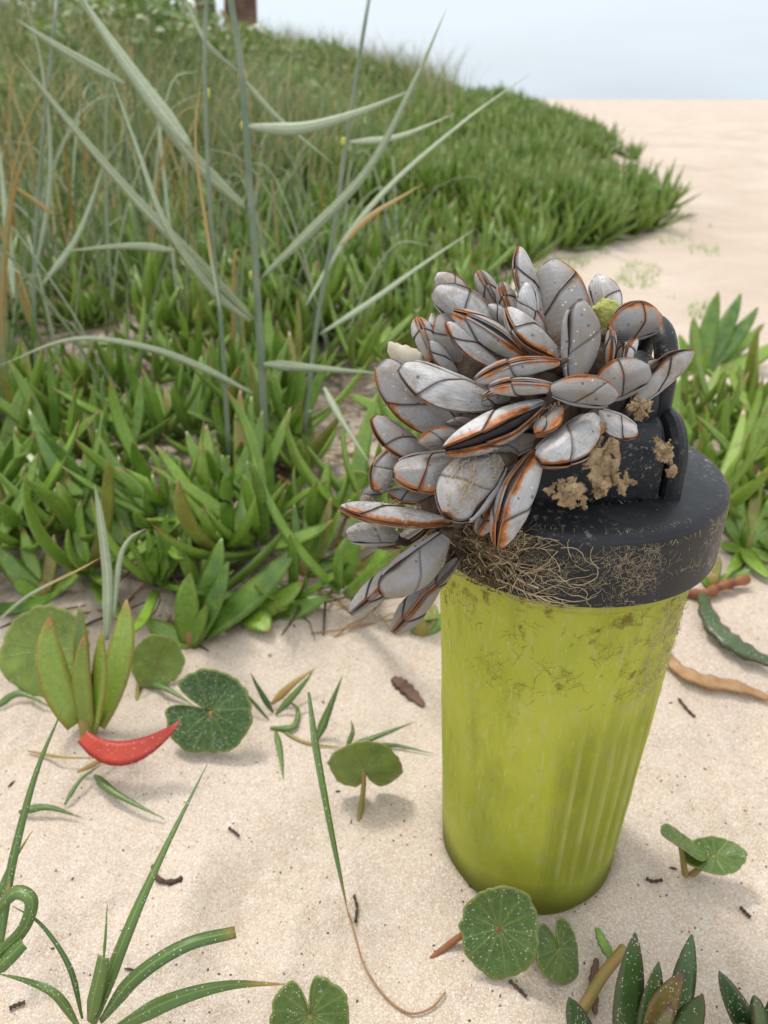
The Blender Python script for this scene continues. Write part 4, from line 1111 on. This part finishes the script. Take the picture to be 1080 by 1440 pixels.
def grass_plant(name, base, blades, label, mat, stems=(), group=None, cat='grass'):
    """blades: (list of (px, py, depth), width px, twist, dry start, blunt)"""
    e = empty(name, base, label, cat, group)
    for st in stems:
        pts = [P(*q) - base for q in st[0]]; d0 = st[0][0][2]
        sp_ = spline(pts, 20); vv, f, c = tube(sp_, [st[1] / 2 / F * d0 * (1 - .25 * i / 19) for i in range(20)], 8)
        s_ = obj('stem', mesh('stem', vv, f, M['culm'], c), e)
        for nx, ny in (st[2] if len(st) > 2 else ()):
            p = P(nx, ny, d0) - base
            ax = (sp_[-1] - sp_[0]).normalized(); r_ = st[1] / 2 / F * d0 * 1.12
            vv, f, c = tube([p - ax * .0035, p - ax * .0015, p + ax * .0015, p + ax * .0035], [r_ * .8, r_, r_, r_ * .8], 8)
            obj('node', mesh('node', vv, f, M['node'], c), s_)
    for bl in blades:
        pts = [P(*q) - base for q in bl[0]]; dm = sum(q[2] for q in bl[0]) / len(bl[0])
        v, f, c = blade_geo(pts, bl[1] * (1.08 if mat == 'sedge' else 1.0) / F * dm, bl[2] if len(bl) > 2 else 0, rv=R.uniform(.5, 1) if mat == 'grass' else R.random(), dry0=bl[3] if len(bl) > 3 else 2, blunt=bl[4] if len(bl) > 4 else False, viewref=(pts[0] + base - Vector((0, 0, H))))
        o = obj('blade', mesh('blade', v, f, M[bl[5] if len(bl) > 5 else mat], c), e); solid(o, .0004)
    return e

# tall dune grass at the upper left
d = .60
grass_plant('dune_grass', G(372, 660), [
  ([(343,178,d),(420,181,d-.01),(500,160,d-.02),(586,124,d-.03)], 20, 20),
  ([(340,110,d),(390,165,d+.03),(470,232,d+.06)], 12, 40),
  ([(338,104,d),(290,60,d+.01),(262,0,d+.02),(250,-60,d+.02)], 12, 50),
  ([(366,392,d),(440,322,d-.01),(520,235,d-.02),(585,110,d-.03),(628,12,d-.03)], 17, 25),
  ([(356,450,d),(280,372,d-.02),(180,268,d-.03),(80,150,d-.04),(20,72,d-.05)], 22, 25, .95),
  ([(345,293,d),(270,220,d-.02),(180,100,d-.03),(105,-10,d-.04)], 23, 15),
 ], 'tallest dune grass stem with yellow joints and long pale blades', 'grass',
 [([(374,640,d+.02),(362,420,d),(350,250,d),(340,105,d),(318,-40,d)], 11, [(340,105),(344,178),(356,388)])])
d = .56
grass_plant('dune_grass', G(310, 640), [
  ([(268,206,d),(215,140,d),(150,50,d),(110,-12,d)], 25, 0),
  ([(176,118,d),(120,88,d),(60,52,d),(22,26,d)], 15, 10),
  ([(246,352,d),(180,346,d),(80,354,d)], 13, 15),
  ([(352,452,d+.03),(300,410,d+.02),(235,320,d),(190,200,d),(150,90,d)], 16, 35),
  ([(355,553,d+.02),(280,515,d),(200,487,d-.02),(100,477,d-.03),(-10,518,d-.04)], 12, 10),
  ([(310,440,d),(292,330,d),(275,200,d),(285,90,d)], 7, 30, .25),
 ], 'dune grass with broad pale blades crossing toward the upper left corner', 'grass',
 [([(322,640,d+.03),(312,470,d+.01),(296,300,d),(288,100,d),(292,-30,d)], 7, [(292,132)])])
d = .66
grass_plant('dune_grass', G(430, 620), [
  ([(371,512,d-.06),(430,517,d-.06),(546,526,d-.08)], 17, 10),
  ([(430,430,d),(490,330,d),(560,250,d),(660,165,d),(745,104,d)], 12, 40),
  ([(450,470,d),(520,425,d),(590,375,d),(668,322,d)], 14, 50),
  ([(480,345,d-.03),(520,305,d-.03),(560,280,d-.03),(596,258,d-.03)], 10, 30, .05),
  ([(456,545,d-.12),(480,590,d-.13),(520,652,d-.14)], 12, 20),
  ([(490,200,d),(560,192,d),(640,160,d)], 11, 30),
 ], 'dune grass just left of the barnacles with thin blades reaching right', 'grass',
 [([(428,610,d),(445,460,d),(470,320,d),(490,180,d),(520,-10,d)], 7, [(483,200)])])
d = .75
grass_plant('dune_grass', G(60, 600), [
  ([(20,420,d),(8,300,d),(-4,180,d)], 14, 20), ([(40,420,d),(70,260,d),(60,100,d),(30,-20,d)], 11, 40),
  ([(75,302,d-.08),(40,276,d-.08),(-6,246,d-.08)], 8, 30, .0), ([(60,400,d),(110,330,d),(150,220,d)], 12, 30),
 ], 'dune grass at the left edge with one dry yellow blade', 'grass', [([(55,600,d),(48,400,d),(60,200,d),(80,0,d)], 7)])
d = .42
grass_plant('dune_grass', G(150, 905), [
  ([(150,900,d),(152,820,d),(140,720,d-.005),(133,682,d-.01)], 18, 10), ([(160,870,d),(168,790,d),(182,758,d),(205,744,d)], 10, 30),
  ([(-10,880,d),(40,838,d-.01),(110,802,d-.01),(142,784,d)], 6, 30, .5),
 ], 'pale folded grass blades rising from the ice plants at the left', 'grass')
rgg = random.Random(77)
gsp = [(95,560),(150,470),(205,440),(255,470),(20,500),(120,430),(300,420),(400,440),(450,400),(480,440),(60,440),(350,400),(220,395),(165,400),(420,385),(30,410),(280,385),(520,400),(100,395),(390,390),(560,380),(15,560),(185,600),(330,540),(475,520),(5,640)]
gi = []
for k, (px, py) in enumerate(gsp):
    b = G(px, py); e = empty('dune_grass', b, 'thin dune grass tuft rising from the mat', 'grass', 'thin dune grass tufts in the mat'); gi.append((e, b.x, b.y))
    for q in range(rgg.randint(3, 5)):
        a = rgg.uniform(0, 6.28); h = rgg.uniform(.12, .34); ln = rgg.uniform(.15, .75) * h; o_ = Vector((math.cos(a), math.sin(a), 0))
        st = o_ * rgg.uniform(0, .015); pts = [st, st + o_ * ln * .25 + Vector((0, 0, h * .45)), st + o_ * ln * .62 + Vector((0, 0, h * .82)), st + o_ * ln + Vector((0, 0, h * rgg.uniform(.8, 1.0)))]
        v, f, c = blade_geo(pts, rgg.uniform(.0026, .0058), rgg.uniform(-60, 60), n=14, rv=rgg.random(), dry0=(rgg.uniform(-.1, .6) if rgg.random() < .2 else 2), viewref=b - Vector((0, 0, H)))
        o = obj('blade', mesh('blade', v, f, M['grass'], c), e); solid(o, .0004)
relabel_later = gi
# sedge clump at the bottom left
grass_plant('sedge', G(128, 1445), [
  ([(128,1450,.272),(172,1330,.268),(222,1215,.278),(292,1074,.300)], 20, 30),
  ([(142,1436,.270),(190,1376,.262),(260,1330,.262),(331,1311,.268)], 21, 20, .98, True),
  ([(160,1448,.268),(240,1408,.262),(320,1386,.266),(406,1384,.274)], 23, 15, .82),
  ([(116,1432,.272),(98,1360,.270),(58,1300,.272),(18,1274,.276)], 8, 20),
  ([(112,1446,.270),(80,1400,.266),(40,1380,.268),(-6,1368,.272)], 13, 20),
  ([(126,1436,.270),(138,1385,.266),(146,1345,.266)], 22, 30, 2, True),
  ([(146,1350,.266),(149,1310,.266),(151,1272,.268)], 4, 30),
 ], 'sand-dusted green sedge clump with arching blades at the bottom left', 'sedge')
grass_plant('sedge', G(-10, 1420), [
  ([(2,1330,.285),(14,1230,.290),(50,1090,.300),(92,988,.310)], 15, 30),
  ([(-10,1290,.275),(20,1256,.272),(44,1268,.270),(30,1310,.268),(-12,1348,.268)], 20, 20, 2, True),
  ([(-8,1366,.268),(16,1344,.266),(34,1326,.266)], 22, 20, 2, True),
  ([(-6,1272,.290),(14,1220,.294),(46,1168,.300)], 9, 30, .8),
  ([(10,1270,.282),(14,1235,.284)], 8, 20, 0),
 ], 'sedge clump cut by the left edge with one folded blade', 'sedge')
def gl(px, py, lift): p = G(px, py, lift); return (px, py, project(p)[2])
grass_plant('grass_sprig', G(385, 1010), [
  ([gl(388,1005,.004), (420,970,project(G(420,985))[2]-.012), (441,944,project(G(430,985))[2]-.012)], 11, 20),
  ([gl(384,1002,.004), (366,972,project(G(370,985))[2]-.01), (352,946,project(G(360,985))[2]-.01)], 9, 20),
  ([gl(382,990,.008), (412,962,project(G(412,975))[2]-.008), (446,938,project(G(446,960))[2]-.01)], 12, 20, 0),
  ([gl(378,1012,.003), (345,975,project(G(350,990))[2]-.008), (318,950,project(G(330,980))[2]-.008)], 5, 20),
  ([gl(380,1024,.003), gl(412,1022,.006), gl(418,996,.010), gl(398,983,.012)], 9, 20),
  ([gl(388,1028,.004), gl(394,1060,.004), gl(398,1096,.002)], 10, 20),
  ([gl(388,1022,.002), gl(430,1044,.003), gl(490,1052,.003)], 5, 20, .3),
  ([gl(486,1052,.003), (535,1034,project(G(535,1042))[2]-.006), (584,1015,project(G(584,1035))[2]-.010)], 9, 20),
  ([gl(488,1054,.003), gl(550,1048,.006), gl(610,1060,.004)], 8, 20),
  ([gl(488,1050,.003), (496,1030,project(G(496,1040))[2]-.006), (494,1012,project(G(494,1030))[2]-.008)], 8, 20),
  ([gl(446,1040,.002), (462,1000,project(G(462,1020))[2]-.010), (482,950,project(G(482,1010))[2]-.020)], 14, 20),
 ], 'low grass runner with small blades and one orange blade on the sand', 'sedge')
grass_plant('bent_grass', G(435, 1090), [
  ([(434,974,.345),(444,1050,.325),(462,1150,.305),(478,1230,.296),(490,1288,.2915)], 12, 30, .85),
 ], 'single long green blade arching down to the sand left of the bottle', 'sedge')
e = empty('dry_thread', G(492, 1288), 'thin brown thread curling over the sand below the single blade', 'fibre')
vv, f, c = tube([G(x, y, .0012) - e.location for x, y in ((490,1286),(497,1310),(512,1360),(540,1402),(574,1427),(606,1420),(626,1398))], .0005, 5)
vv, f, c = tube(spline([Vector(G(x, y, .0012)) - e.location for x, y in ((490,1286),(497,1310),(512,1360),(540,1402),(574,1427),(606,1420),(626,1398))], 36), .00045, 5)
obj('thread', mesh('thread', vv, f, M['dry'], c), e)
for pts, w, lb, dr in (
  ([(134,1094),(165,1126),(232,1156)], 13, 'cut green grass blade lying under the red leaf', 2), ([(28,1146),(70,1146),(116,1154)], 12, 'short sand-dusted blade lying at the left edge', 2),
  ([(92,1136),(115,1108),(142,1080)], 7, 'thin pale blade lying beside the short dusted one', 2), ([(-6,1000),(30,985),(75,1000)], 12, 'green blade arching over the sand at the left edge', 2),
  ([(198,962),(235,978),(276,998)], 11, 'green blade lying behind the notched pennywort leaf', 2),
  ([(110,1090),(150,1078),(180,1064)], 8, 'dry brown blade under the yellowish ice plant', 0), ([(40,1060),(90,1075),(150,1070)], 5, 'thin brown stalk lying under the yellowish ice plant', 0),
  ([(286,652),(330,680),(378,708)], 5, 'pale straw lying across the tall upright ice plant', 0), ([(384,668),(405,686),(432,702)], 6, 'short yellow straw right of the tall upright ice plant', 0)):
    g = [G(x, y, .002 + .003 * (i == 1)) for i, (x, y) in enumerate(pts)]; b = g[0]; dm = project(b)[2]
    v, f, c = blade_geo([q - b for q in g], w / F * dm, 15, dry0=dr, viewref=b - Vector((0, 0, H)))
    o = obj('fallen_blade', mesh('fallen_blade', v, f, M['sedge'], c), None, b); solid(o, .0004); tag(o, lb, 'grass')

relabel(relabel_later, 'thin dune grass tuft')
# ------------------------------------------------------------------ pennywort
def pennywort(cpx, d, rpx, nrm, label, notch=None, stalk=None, rot=0., sand=.3, fold=0., squash=1.0, seed=1, green=.5):
    c = P(*cpx, d); n = Vector(nrm).normalized()
    e = empty('pennywort', c, label, 'plant', 'round pennywort leaves on the sand')
    r = Vector((1, 0, 0)); r = (r - n * r.dot(n)).normalized(); u = n.cross(r)
    N, K = 108, 13; rad = rpx / F * d; V = []; C = []; Fc = []
    rg = random.Random(seed); nve = 13; vs = [2 * math.pi * (k + rg.uniform(-.15, .15)) / nve for k in range(nve)]
    for k in range(K + 1):
        q = k / K
        for i in range(N):
            a = 2 * math.pi * i / N + rot
            edge = 1 + .022 * abs(math.sin(a * 9.5)) + .26 * fb1(math.cos(a) * 1.3 + seed, math.sin(a) * 1.3, seed, 2) + .16 * fb1(math.cos(a) * 4 + seed, math.sin(a) * 4, seed + 7, 3)
            if notch is not None:
                da = (a - notch + math.pi) % (2 * math.pi) - math.pi
                edge *= 1 - .88 * math.exp(-(da / .17) ** 2)
            rr = rad * q * edge
            x, y = rr * math.cos(a), rr * math.sin(a) * squash
            vein = max(0, 1 - min(abs((a - v + math.pi) % (2 * math.pi) - math.pi) for v in vs) * q * rad / .00055) if k else 1
            z = .10 * rad * q * q - .06 * rad * math.exp(-(q / .15) ** 2) + .05 * rad * q * math.sin(a * 3 + seed) + rad * .10 * (fb1(x / rad * 2 + seed, y / rad * 2, seed, 2))
            z += fold * abs(x)
            V.append(r * x + u * y + n * z); C.append((vein * (1 - .4 * q), sand, 1.0 if k == K else 0.0))
    for k in range(K):
        for i in range(N):
            i2 = (i + 1) % N; Fc.append((k * N + i, k * N + i2, (k + 1) * N + i2, (k + 1) * N + i))
    o = obj('leaf_blade', mesh('leaf_blade', V, Fc, M['penny'], C), e); solid(o, .0006)
    if stalk:
        pts = [Vector((0, 0, 0)) - n * .0004] + [ (G(x, y, -.002 if i == len(stalk) - 1 else .006) - c) for i, (x, y) in enumerate(stalk)]
        vv, f, cc = tube(spline(pts, 12), [.0011 + .0004 * i / 11 for i in range(12)], 7); obj('stalk', mesh('stalk', vv, f, M['stem_green' if seed != 3 else 'stem'], cc), e)
    return e
dG = lambda x, y: project(G(x, y))[2]
pennywort((296,1000), dG(296,1040)-.012, 60, (-.05,-.75,.65), 'sand-sprinkled pennywort leaf with deep notch beside the red leaf', notch=2.75, stalk=[(300,1058)], sand=.42, seed=2)
pennywort((702,1306), dG(702,1330)-.012, 56, (-.22,-.85,.5), 'dark veined pennywort leaf in front of the bottle base', stalk=[(655,1325),(603,1348)], sand=.30, seed=3, squash=1.12)
pennywort((786,1334), dG(786,1345)-.004, 40, (.5,-.45,.75), 'small half-buried pennywort leaf right of the one at the bottle base', notch=1.9, stalk=[(780,1350)], sand=.25, seed=4, fold=-.2)
pennywort((512,1082), dG(512,1120)-.010, 52, (.05,.98,.16), 'wide pennywort leaf seen edge-on with its stalk in the sand', notch=1.5, stalk=[(511,1125),(503,1160)], sand=.06, seed=5)
pennywort((436,1428), dG(436,1450)-.010, 56, (.1,-.8,.6), 'pennywort leaf cut by the bottom edge with scalloped rim', notch=1.75, stalk=[(440,1470)], sand=.25, seed=6)
pennywort((958,1186), dG(970,1215)-.010, 40, (.55,.10,.80), 'left half of a folded pennywort leaf casting a shadow on the right sand', stalk=[(966,1232)], sand=.25, seed=7, squash=.6)
pennywort((1006,1204), dG(1006,1225)-.008, 42, (-.10,-.25,.95), 'right half of a folded pennywort leaf casting a shadow on the right sand', stalk=[(968,1230)], sand=.25, seed=8, squash=.6)
pennywort((66,914), dG(72,965)-.004, 66, (-.05,-.80,.6), 'large pale round pennywort leaf behind the yellowish ice plant', stalk=[(100,1000)], sand=.0, seed=9, squash=.95)
pennywort((222,930), dG(222,960)-.004, 36, (.35,-.75,.5), 'small round pennywort leaf right of the yellowish ice plant', stalk=[(200,960),(192,990)], sand=.0, seed=10)
pennywort((405,608), dG(405,660), 36, (.1,-.9,.4), 'round blurred pennywort leaf behind the tall upright ice plant', stalk=[(412,670)], sand=.0, seed=11)
pennywort((500,690), dG(480,760), 30, (-.4,-.6,.6), 'pale pennywort leaf low among the ice plants near the barnacles', stalk=[(470,770)], sand=.0, seed=12)

# ------------------------------------------------------------------ background: grass on the dune, shrub, trunks
def clump_blades(rg, h0, h1, n, spread, w):
    out = []
    for _ in range(n):
        a = rg.uniform(0, 6.28); h = rg.uniform(h0, h1); lean = rg.uniform(.1, .6) * h
        b = Vector((rg.uniform(-spread, spread), rg.uniform(-spread, spread), 0)); tip = b + Vector((math.cos(a) * lean, math.sin(a) * lean, h)); mid = b.lerp(tip, .5) + Vector((0, 0, h * .12)) - Vector((math.cos(a), math.sin(a), 0)) * lean * .15
        pts = [b, b.lerp(mid, .6) , mid, tip]; s = Vector((-math.sin(a + .8), math.cos(a + .8), 0)); ww = w * rg.uniform(.6, 1.3)
        V = []; C = []; dry = 1.0 if rg.random() < .24 else 0.0; rv = rg.random()
        for i, (p, k) in enumerate(zip(pts, (.8, 1, .8, .08))):
            V += [p - s * ww / 2 * k, p + s * ww / 2 * k]; C += [(dry, rv, 0)] * 2
        out.append((V, [(0, 1, 3, 2), (2, 3, 5, 4), (4, 5, 7, 6)], C))
    return out
rg = random.Random(21)
cl = []
for k in range(8):
    mb = MB()
    for v, f, c in clump_blades(rg, .06, .27, 15, .07, .0042): mb.add(v, f, c)
    cl.append(mb)
cl_mesh = [mesh('blade_cluster', m_.v, m_.f, M['grass_far'], m_.c) for m_ in cl]
gmb_v = []; gmb_f = []; gmb_c = []; nv = 0; ind = []
for k in range(9000):
    y = .95 + rg.random() ** 1.3 * 9.0; x = rg.uniform(-.64, .40) * (y + .3)
    xb = float(np.interp(y, YB, XB)); px, py, d = project((x, y, gz(x, y)))
    if px < -120 or px > 860: continue
    if x > xb - (.22 + .16 * y) + rg.uniform(-.4, .12): continue
    lim = 430 if y < 1.5 else 600
    if px > lim and y < 3 : continue
    if y < 1.7 and rg.random() < .78: continue
    ind.append((y, x))
ind = [q for q in ind if vn1(q[1] * 1.3, q[0] * 1.3, 61) > .47 or rg.random() < .16]
ind.sort()
tuft_items = []
for i, (y, x) in enumerate(ind[:2600]):
    z = gz(x, y) - .004; a = rg.uniform(0, 6.28); sc = rg.uniform(.6, 1.1) * (1 if y < 2.5 else 1.15)
    if i < 60:
        o = bpy.data.objects.new('dune_grass', cl_mesh[i % 8]); COL.objects.link(o); o.location = (x, y, z); o.rotation_euler = (0, 0, a); o.scale = (sc,) * 3
        tag(o, 'blurred dune grass tuft among the ice plants behind the tall stems', 'grass', 'dune grass tufts behind the tall stems'); tuft_items.append((o, x, y))
    else:
        m_ = cl[i % 8]; ca, sa = math.cos(a), math.sin(a); T = np.array([[ca, -sa, 0], [sa, ca, 0], [0, 0, 1]]) * sc
        v = np.array(m_.v) @ T.T + np.array([x, y, z]); gmb_v.append(v); gmb_f += [tuple(q + nv for q in f) for f in m_.f]; gmb_c += m_.c; nv += len(v)
o = obj('grass', mesh('grass', np.concatenate(gmb_v), gmb_f, M['grass_far'], gmb_c)); tag(o, 'mixed green and straw grass covering the dune slope', 'grass', kind='stuff')

relabel(tuft_items, 'blurred fine grass tuft')
def shrub(c, rx, rz, label, seed, n=2600):
    rg = random.Random(seed); e = empty('shrub', c, label, 'shrub', 'shrubs on the dune'); V = []; Fc = []; C = []
    for k in range(n):
        v = Vector((rg.gauss(0, 1), rg.gauss(0, 1), abs(rg.gauss(0, 1)))).normalized()
        r = rg.uniform(.75, 1.05) * (1 + .5 * (fb1(v.x * 2.2 + seed, v.y * 2.2 + v.z * 2, seed, 3)))
        p = Vector((v.x * rx * r, v.y * rx * r, v.z * rz * r)); a = Vector((rg.gauss(0, 1), rg.gauss(0, 1), rg.gauss(0, 1))).normalized(); b = a.orthogonal().normalized(); s = rg.uniform(.012, .028)
        i = len(V); V += [p - a * s, p + b * s * .45, p + a * s, p - b * s * .45]; Fc.append((i, i + 1, i + 2, i + 3)); C += [(0, rg.random(), 0)] * 4
    obj('foliage', mesh('foliage', V, Fc, M['shrub'], C), e)
    for q in range(5):
        a = q * 1.26; vv, f, cc = tube([(0, 0, -.03), (math.cos(a) * rx * .3, math.sin(a) * rx * .3, rz * .4), (math.cos(a) * rx * .6, math.sin(a) * rx * .6, rz * .8)], [.012, .008, .004], 5)
        obj('branch', mesh('branch', vv, f, M['bark'], cc), e)
for (px, y, rx, rz, lb, sd) in ((215, 3.2, .42, .34, 'rounded dark green shrub at the top left of the dune', 1), (80, 2.7, .30, .24, 'smaller shrub left of the rounded dark one', 2), (330, 4.4, .40, .28, 'low yellowish shrub below the tree trunks', 3),
    (150, 4.4, .55, .42, 'broad shrub highest in the left corner of the dune', 4), (300, 3.0, .28, .20, 'low shrub right of the rounded dark one', 5), (420, 4.6, .40, .24, 'low shrub on the crest right of the tree trunks', 6), (20, 2.1, .22, .17, 'small shrub at the left edge below the others', 7),
    (390, 3.3, .30, .18, 'flat shrub in the middle of the dune slope', 8), (500, 4.8, .36, .20, 'flat shrub on the crest nearest the sky gap', 9), (160, 2.2, .22, .14, 'lowest small shrub on the left slope', 10)):
    a = (px - 540) / F; x = a * y / 1.15; shrub(Vector((x, y, gz(x, y) - .03)), rx, rz, lb, sd, 2200)
def trunk(px, y, r, h, label, seed):
    x = (px - 540) / F * y / 1.19; b = Vector((x, y, gz(x, y) - .05)); rg = random.Random(seed); V = []; Fc = []; n = 20; m = 18
    e = empty('tree', b, label, 'tree', 'trees on the dune crest')
    for j in range(m):
        z = h * j / (m - 1); rr = r * (1 + .5 * math.exp(-z / .15)) * (1 - .25 * j / m)
        for k in range(n):
            a = 2 * math.pi * k / n; q = rr * (1 + .25 * (fb1(a * 3 + seed, z * 2.5, seed, 3))); V.append((q * math.cos(a) + .04 * math.sin(z * 2), q * math.sin(a), z))
    for j in range(m - 1):
        for k in range(n): k2 = (k + 1) % n; Fc.append((j * n + k, j * n + k2, (j + 1) * n + k2, (j + 1) * n + k))
    obj('trunk', mesh('trunk', V, Fc, M['bark']), e)
    V = []; Fc = []; C = []
    for k in range(2200):
        v = Vector((rg.gauss(0, 1), rg.gauss(0, 1), rg.gauss(0, 1))).normalized() * rg.uniform(.5, 1.0); p = Vector((v.x * .55, v.y * .55, h + .25 + v.z * .4))
        a = Vector((rg.gauss(0, 1), rg.gauss(0, 1), rg.gauss(0, 1))).normalized(); b2 = a.orthogonal().normalized(); s = rg.uniform(.03, .06)
        i = len(V); V += [p - a * s, p + b2 * s * .4, p + a * s, p - b2 * s * .4]; Fc.append((i, i + 1, i + 2, i + 3)); C += [(0, rg.random(), 0)] * 4
    obj('crown', mesh('crown', V, Fc, M['shrub'], C), e)
trunk(332, 6.0, .105, 1.7, 'wider brown tree trunk on the dune crest right of its neighbour', 1)
trunk(284, 6.1, .07, 1.6, 'narrower brown tree trunk on the dune crest behind the grass', 2)

# ------------------------------------------------------------------ small things on the sand
def twig(pts, r, label):
    e_ = [G(x, y, .0012) for x, y in pts]; b = e_[0]
    vv, f, c = tube([q - b for q in spline(e_, 10)], [r * (1 + .35 * math.sin(i * 2.3)) for i in range(10)], 6)
    return tag(obj('twig', mesh('twig', vv, f, M['twig'], c), None, b), label, 'twig')
twig([(216,1220),(222,1238),(240,1243),(256,1238)], .0011, 'bent dark twig on the sand above the sedge clump')
twig([(14,1421),(24,1416),(36,1412)], .0007, 'tiny dark twig in the bottom left corner of sand')
twig([(716,1382),(728,1392),(740,1404)], .0006, 'thin dark twig below the veined pennywort leaf')
twig([(498,1262),(502,1278),(500,1300)], .0006, 'short brown twig beside the end of the long blade')
twig([(908,1238),(918,1242),(930,1240)], .0007, 'short dark twig right of the bottle foot')
twig([(1040,1278),(1048,1286),(1054,1292)], .0007, 'small dark twig near the right edge of the sand')
twig([(322,1167),(330,1172),(336,1178)], .0006, 'brown crumb-like twig above the bent dark one')
twig([(954,985),(966,1000),(976,1010)], .0008, 'dark twig on the sand under the withered leaf')
rg = random.Random(31); mb = MB()
for k in range(75):
    y = .13 + rg.random() * .75; x = rg.uniform(-.6, .6) * (y + .15)
    if (x - BX) ** 2 + (y - BY) ** 2 < .0018: continue
    z = gz(x, y); s = rg.uniform(.0003, .0009); a = rg.uniform(0, 6.28)
    dv = Vector((math.cos(a), math.sin(a), rg.uniform(-.2, .3))) * s * rg.uniform(1, 3); p = Vector((x, y, z + s * .4))
    mb.add(*tube([p - dv, p + Vector((0, 0, s * .3)), p + dv], [s * .5, s * .8, s * .3], 5))
o = mb.build('debris', M['twig']); tag(o, 'dark plant crumbs strewn over the sand', 'debris', kind='stuff')
for mat_, cnt_, nm_, lb_ in (('twig', 900, 'humus', 'dark decayed bits on the sand under the ice plants'), ('dry', 520, 'litter', 'dry brown stems and leaf litter under the ice plants'), ('fibre', 380, 'straw', 'pale straw threads lying among the ice plants')):
    mb = MB()
    for k in range(cnt_):
        y = .40 + rg.random() ** 1.4 * 1.6; x = rg.uniform(-.62, .45) * (y + .15)
        if not veg_ok(x, y, .04) or (vn1(x * 9, y * 9, 91) < .35): continue
        z = gz(x, y); s_ = rg.uniform(.008, .035); a = rg.uniform(0, 6.28); dv = Vector((math.cos(a), math.sin(a), rg.uniform(-.05, .35))) * s_; p = Vector((x, y, z + .002))
        q = Vector((-math.sin(a), math.cos(a), .2)) * s_ * rg.uniform(-.4, .4); r_ = rg.uniform(.0003, .0010)
        mb.add(*tube([p - dv, p - dv * .4 + q * .7, p + q + Vector((0, 0, .002)), p + dv * .6 + q * .4, p + dv], [r_ * .6, r_, r_ * 1.2, r_, r_ * .4], 4))
    o = mb.build(nm_, M[mat_]); tag(o, lb_, 'litter', kind='stuff')
mb = MB()
for k in range(2600):
    px = rg.uniform(740, 1010); py = rg.uniform(318, 450)
    if vn1(px / 45, py / 22, 71) < .52: continue
    t_ = ray(px, py); t_ = t_ * (H / -t_.z); x, y = t_.x, t_.y; z = gz(x, y); a = rg.uniform(0, 6.28); h_ = rg.uniform(.006, .02); o_ = Vector((math.cos(a), math.sin(a), 0)); w_ = Vector((-o_.y, o_.x, 0)) * .0016; p = Vector((x, y, z - .001))
    mb.add([p - w_, p + w_, p + o_ * h_ * .5 + Vector((0, 0, h_))], [(0, 1, 2)], [(0, rg.random(), .5)] * 3)
tag(mb.build('seedlings', M['grass_far']), 'sparse pale green seedlings on the sand behind the barnacles', 'seedlings', kind='stuff')
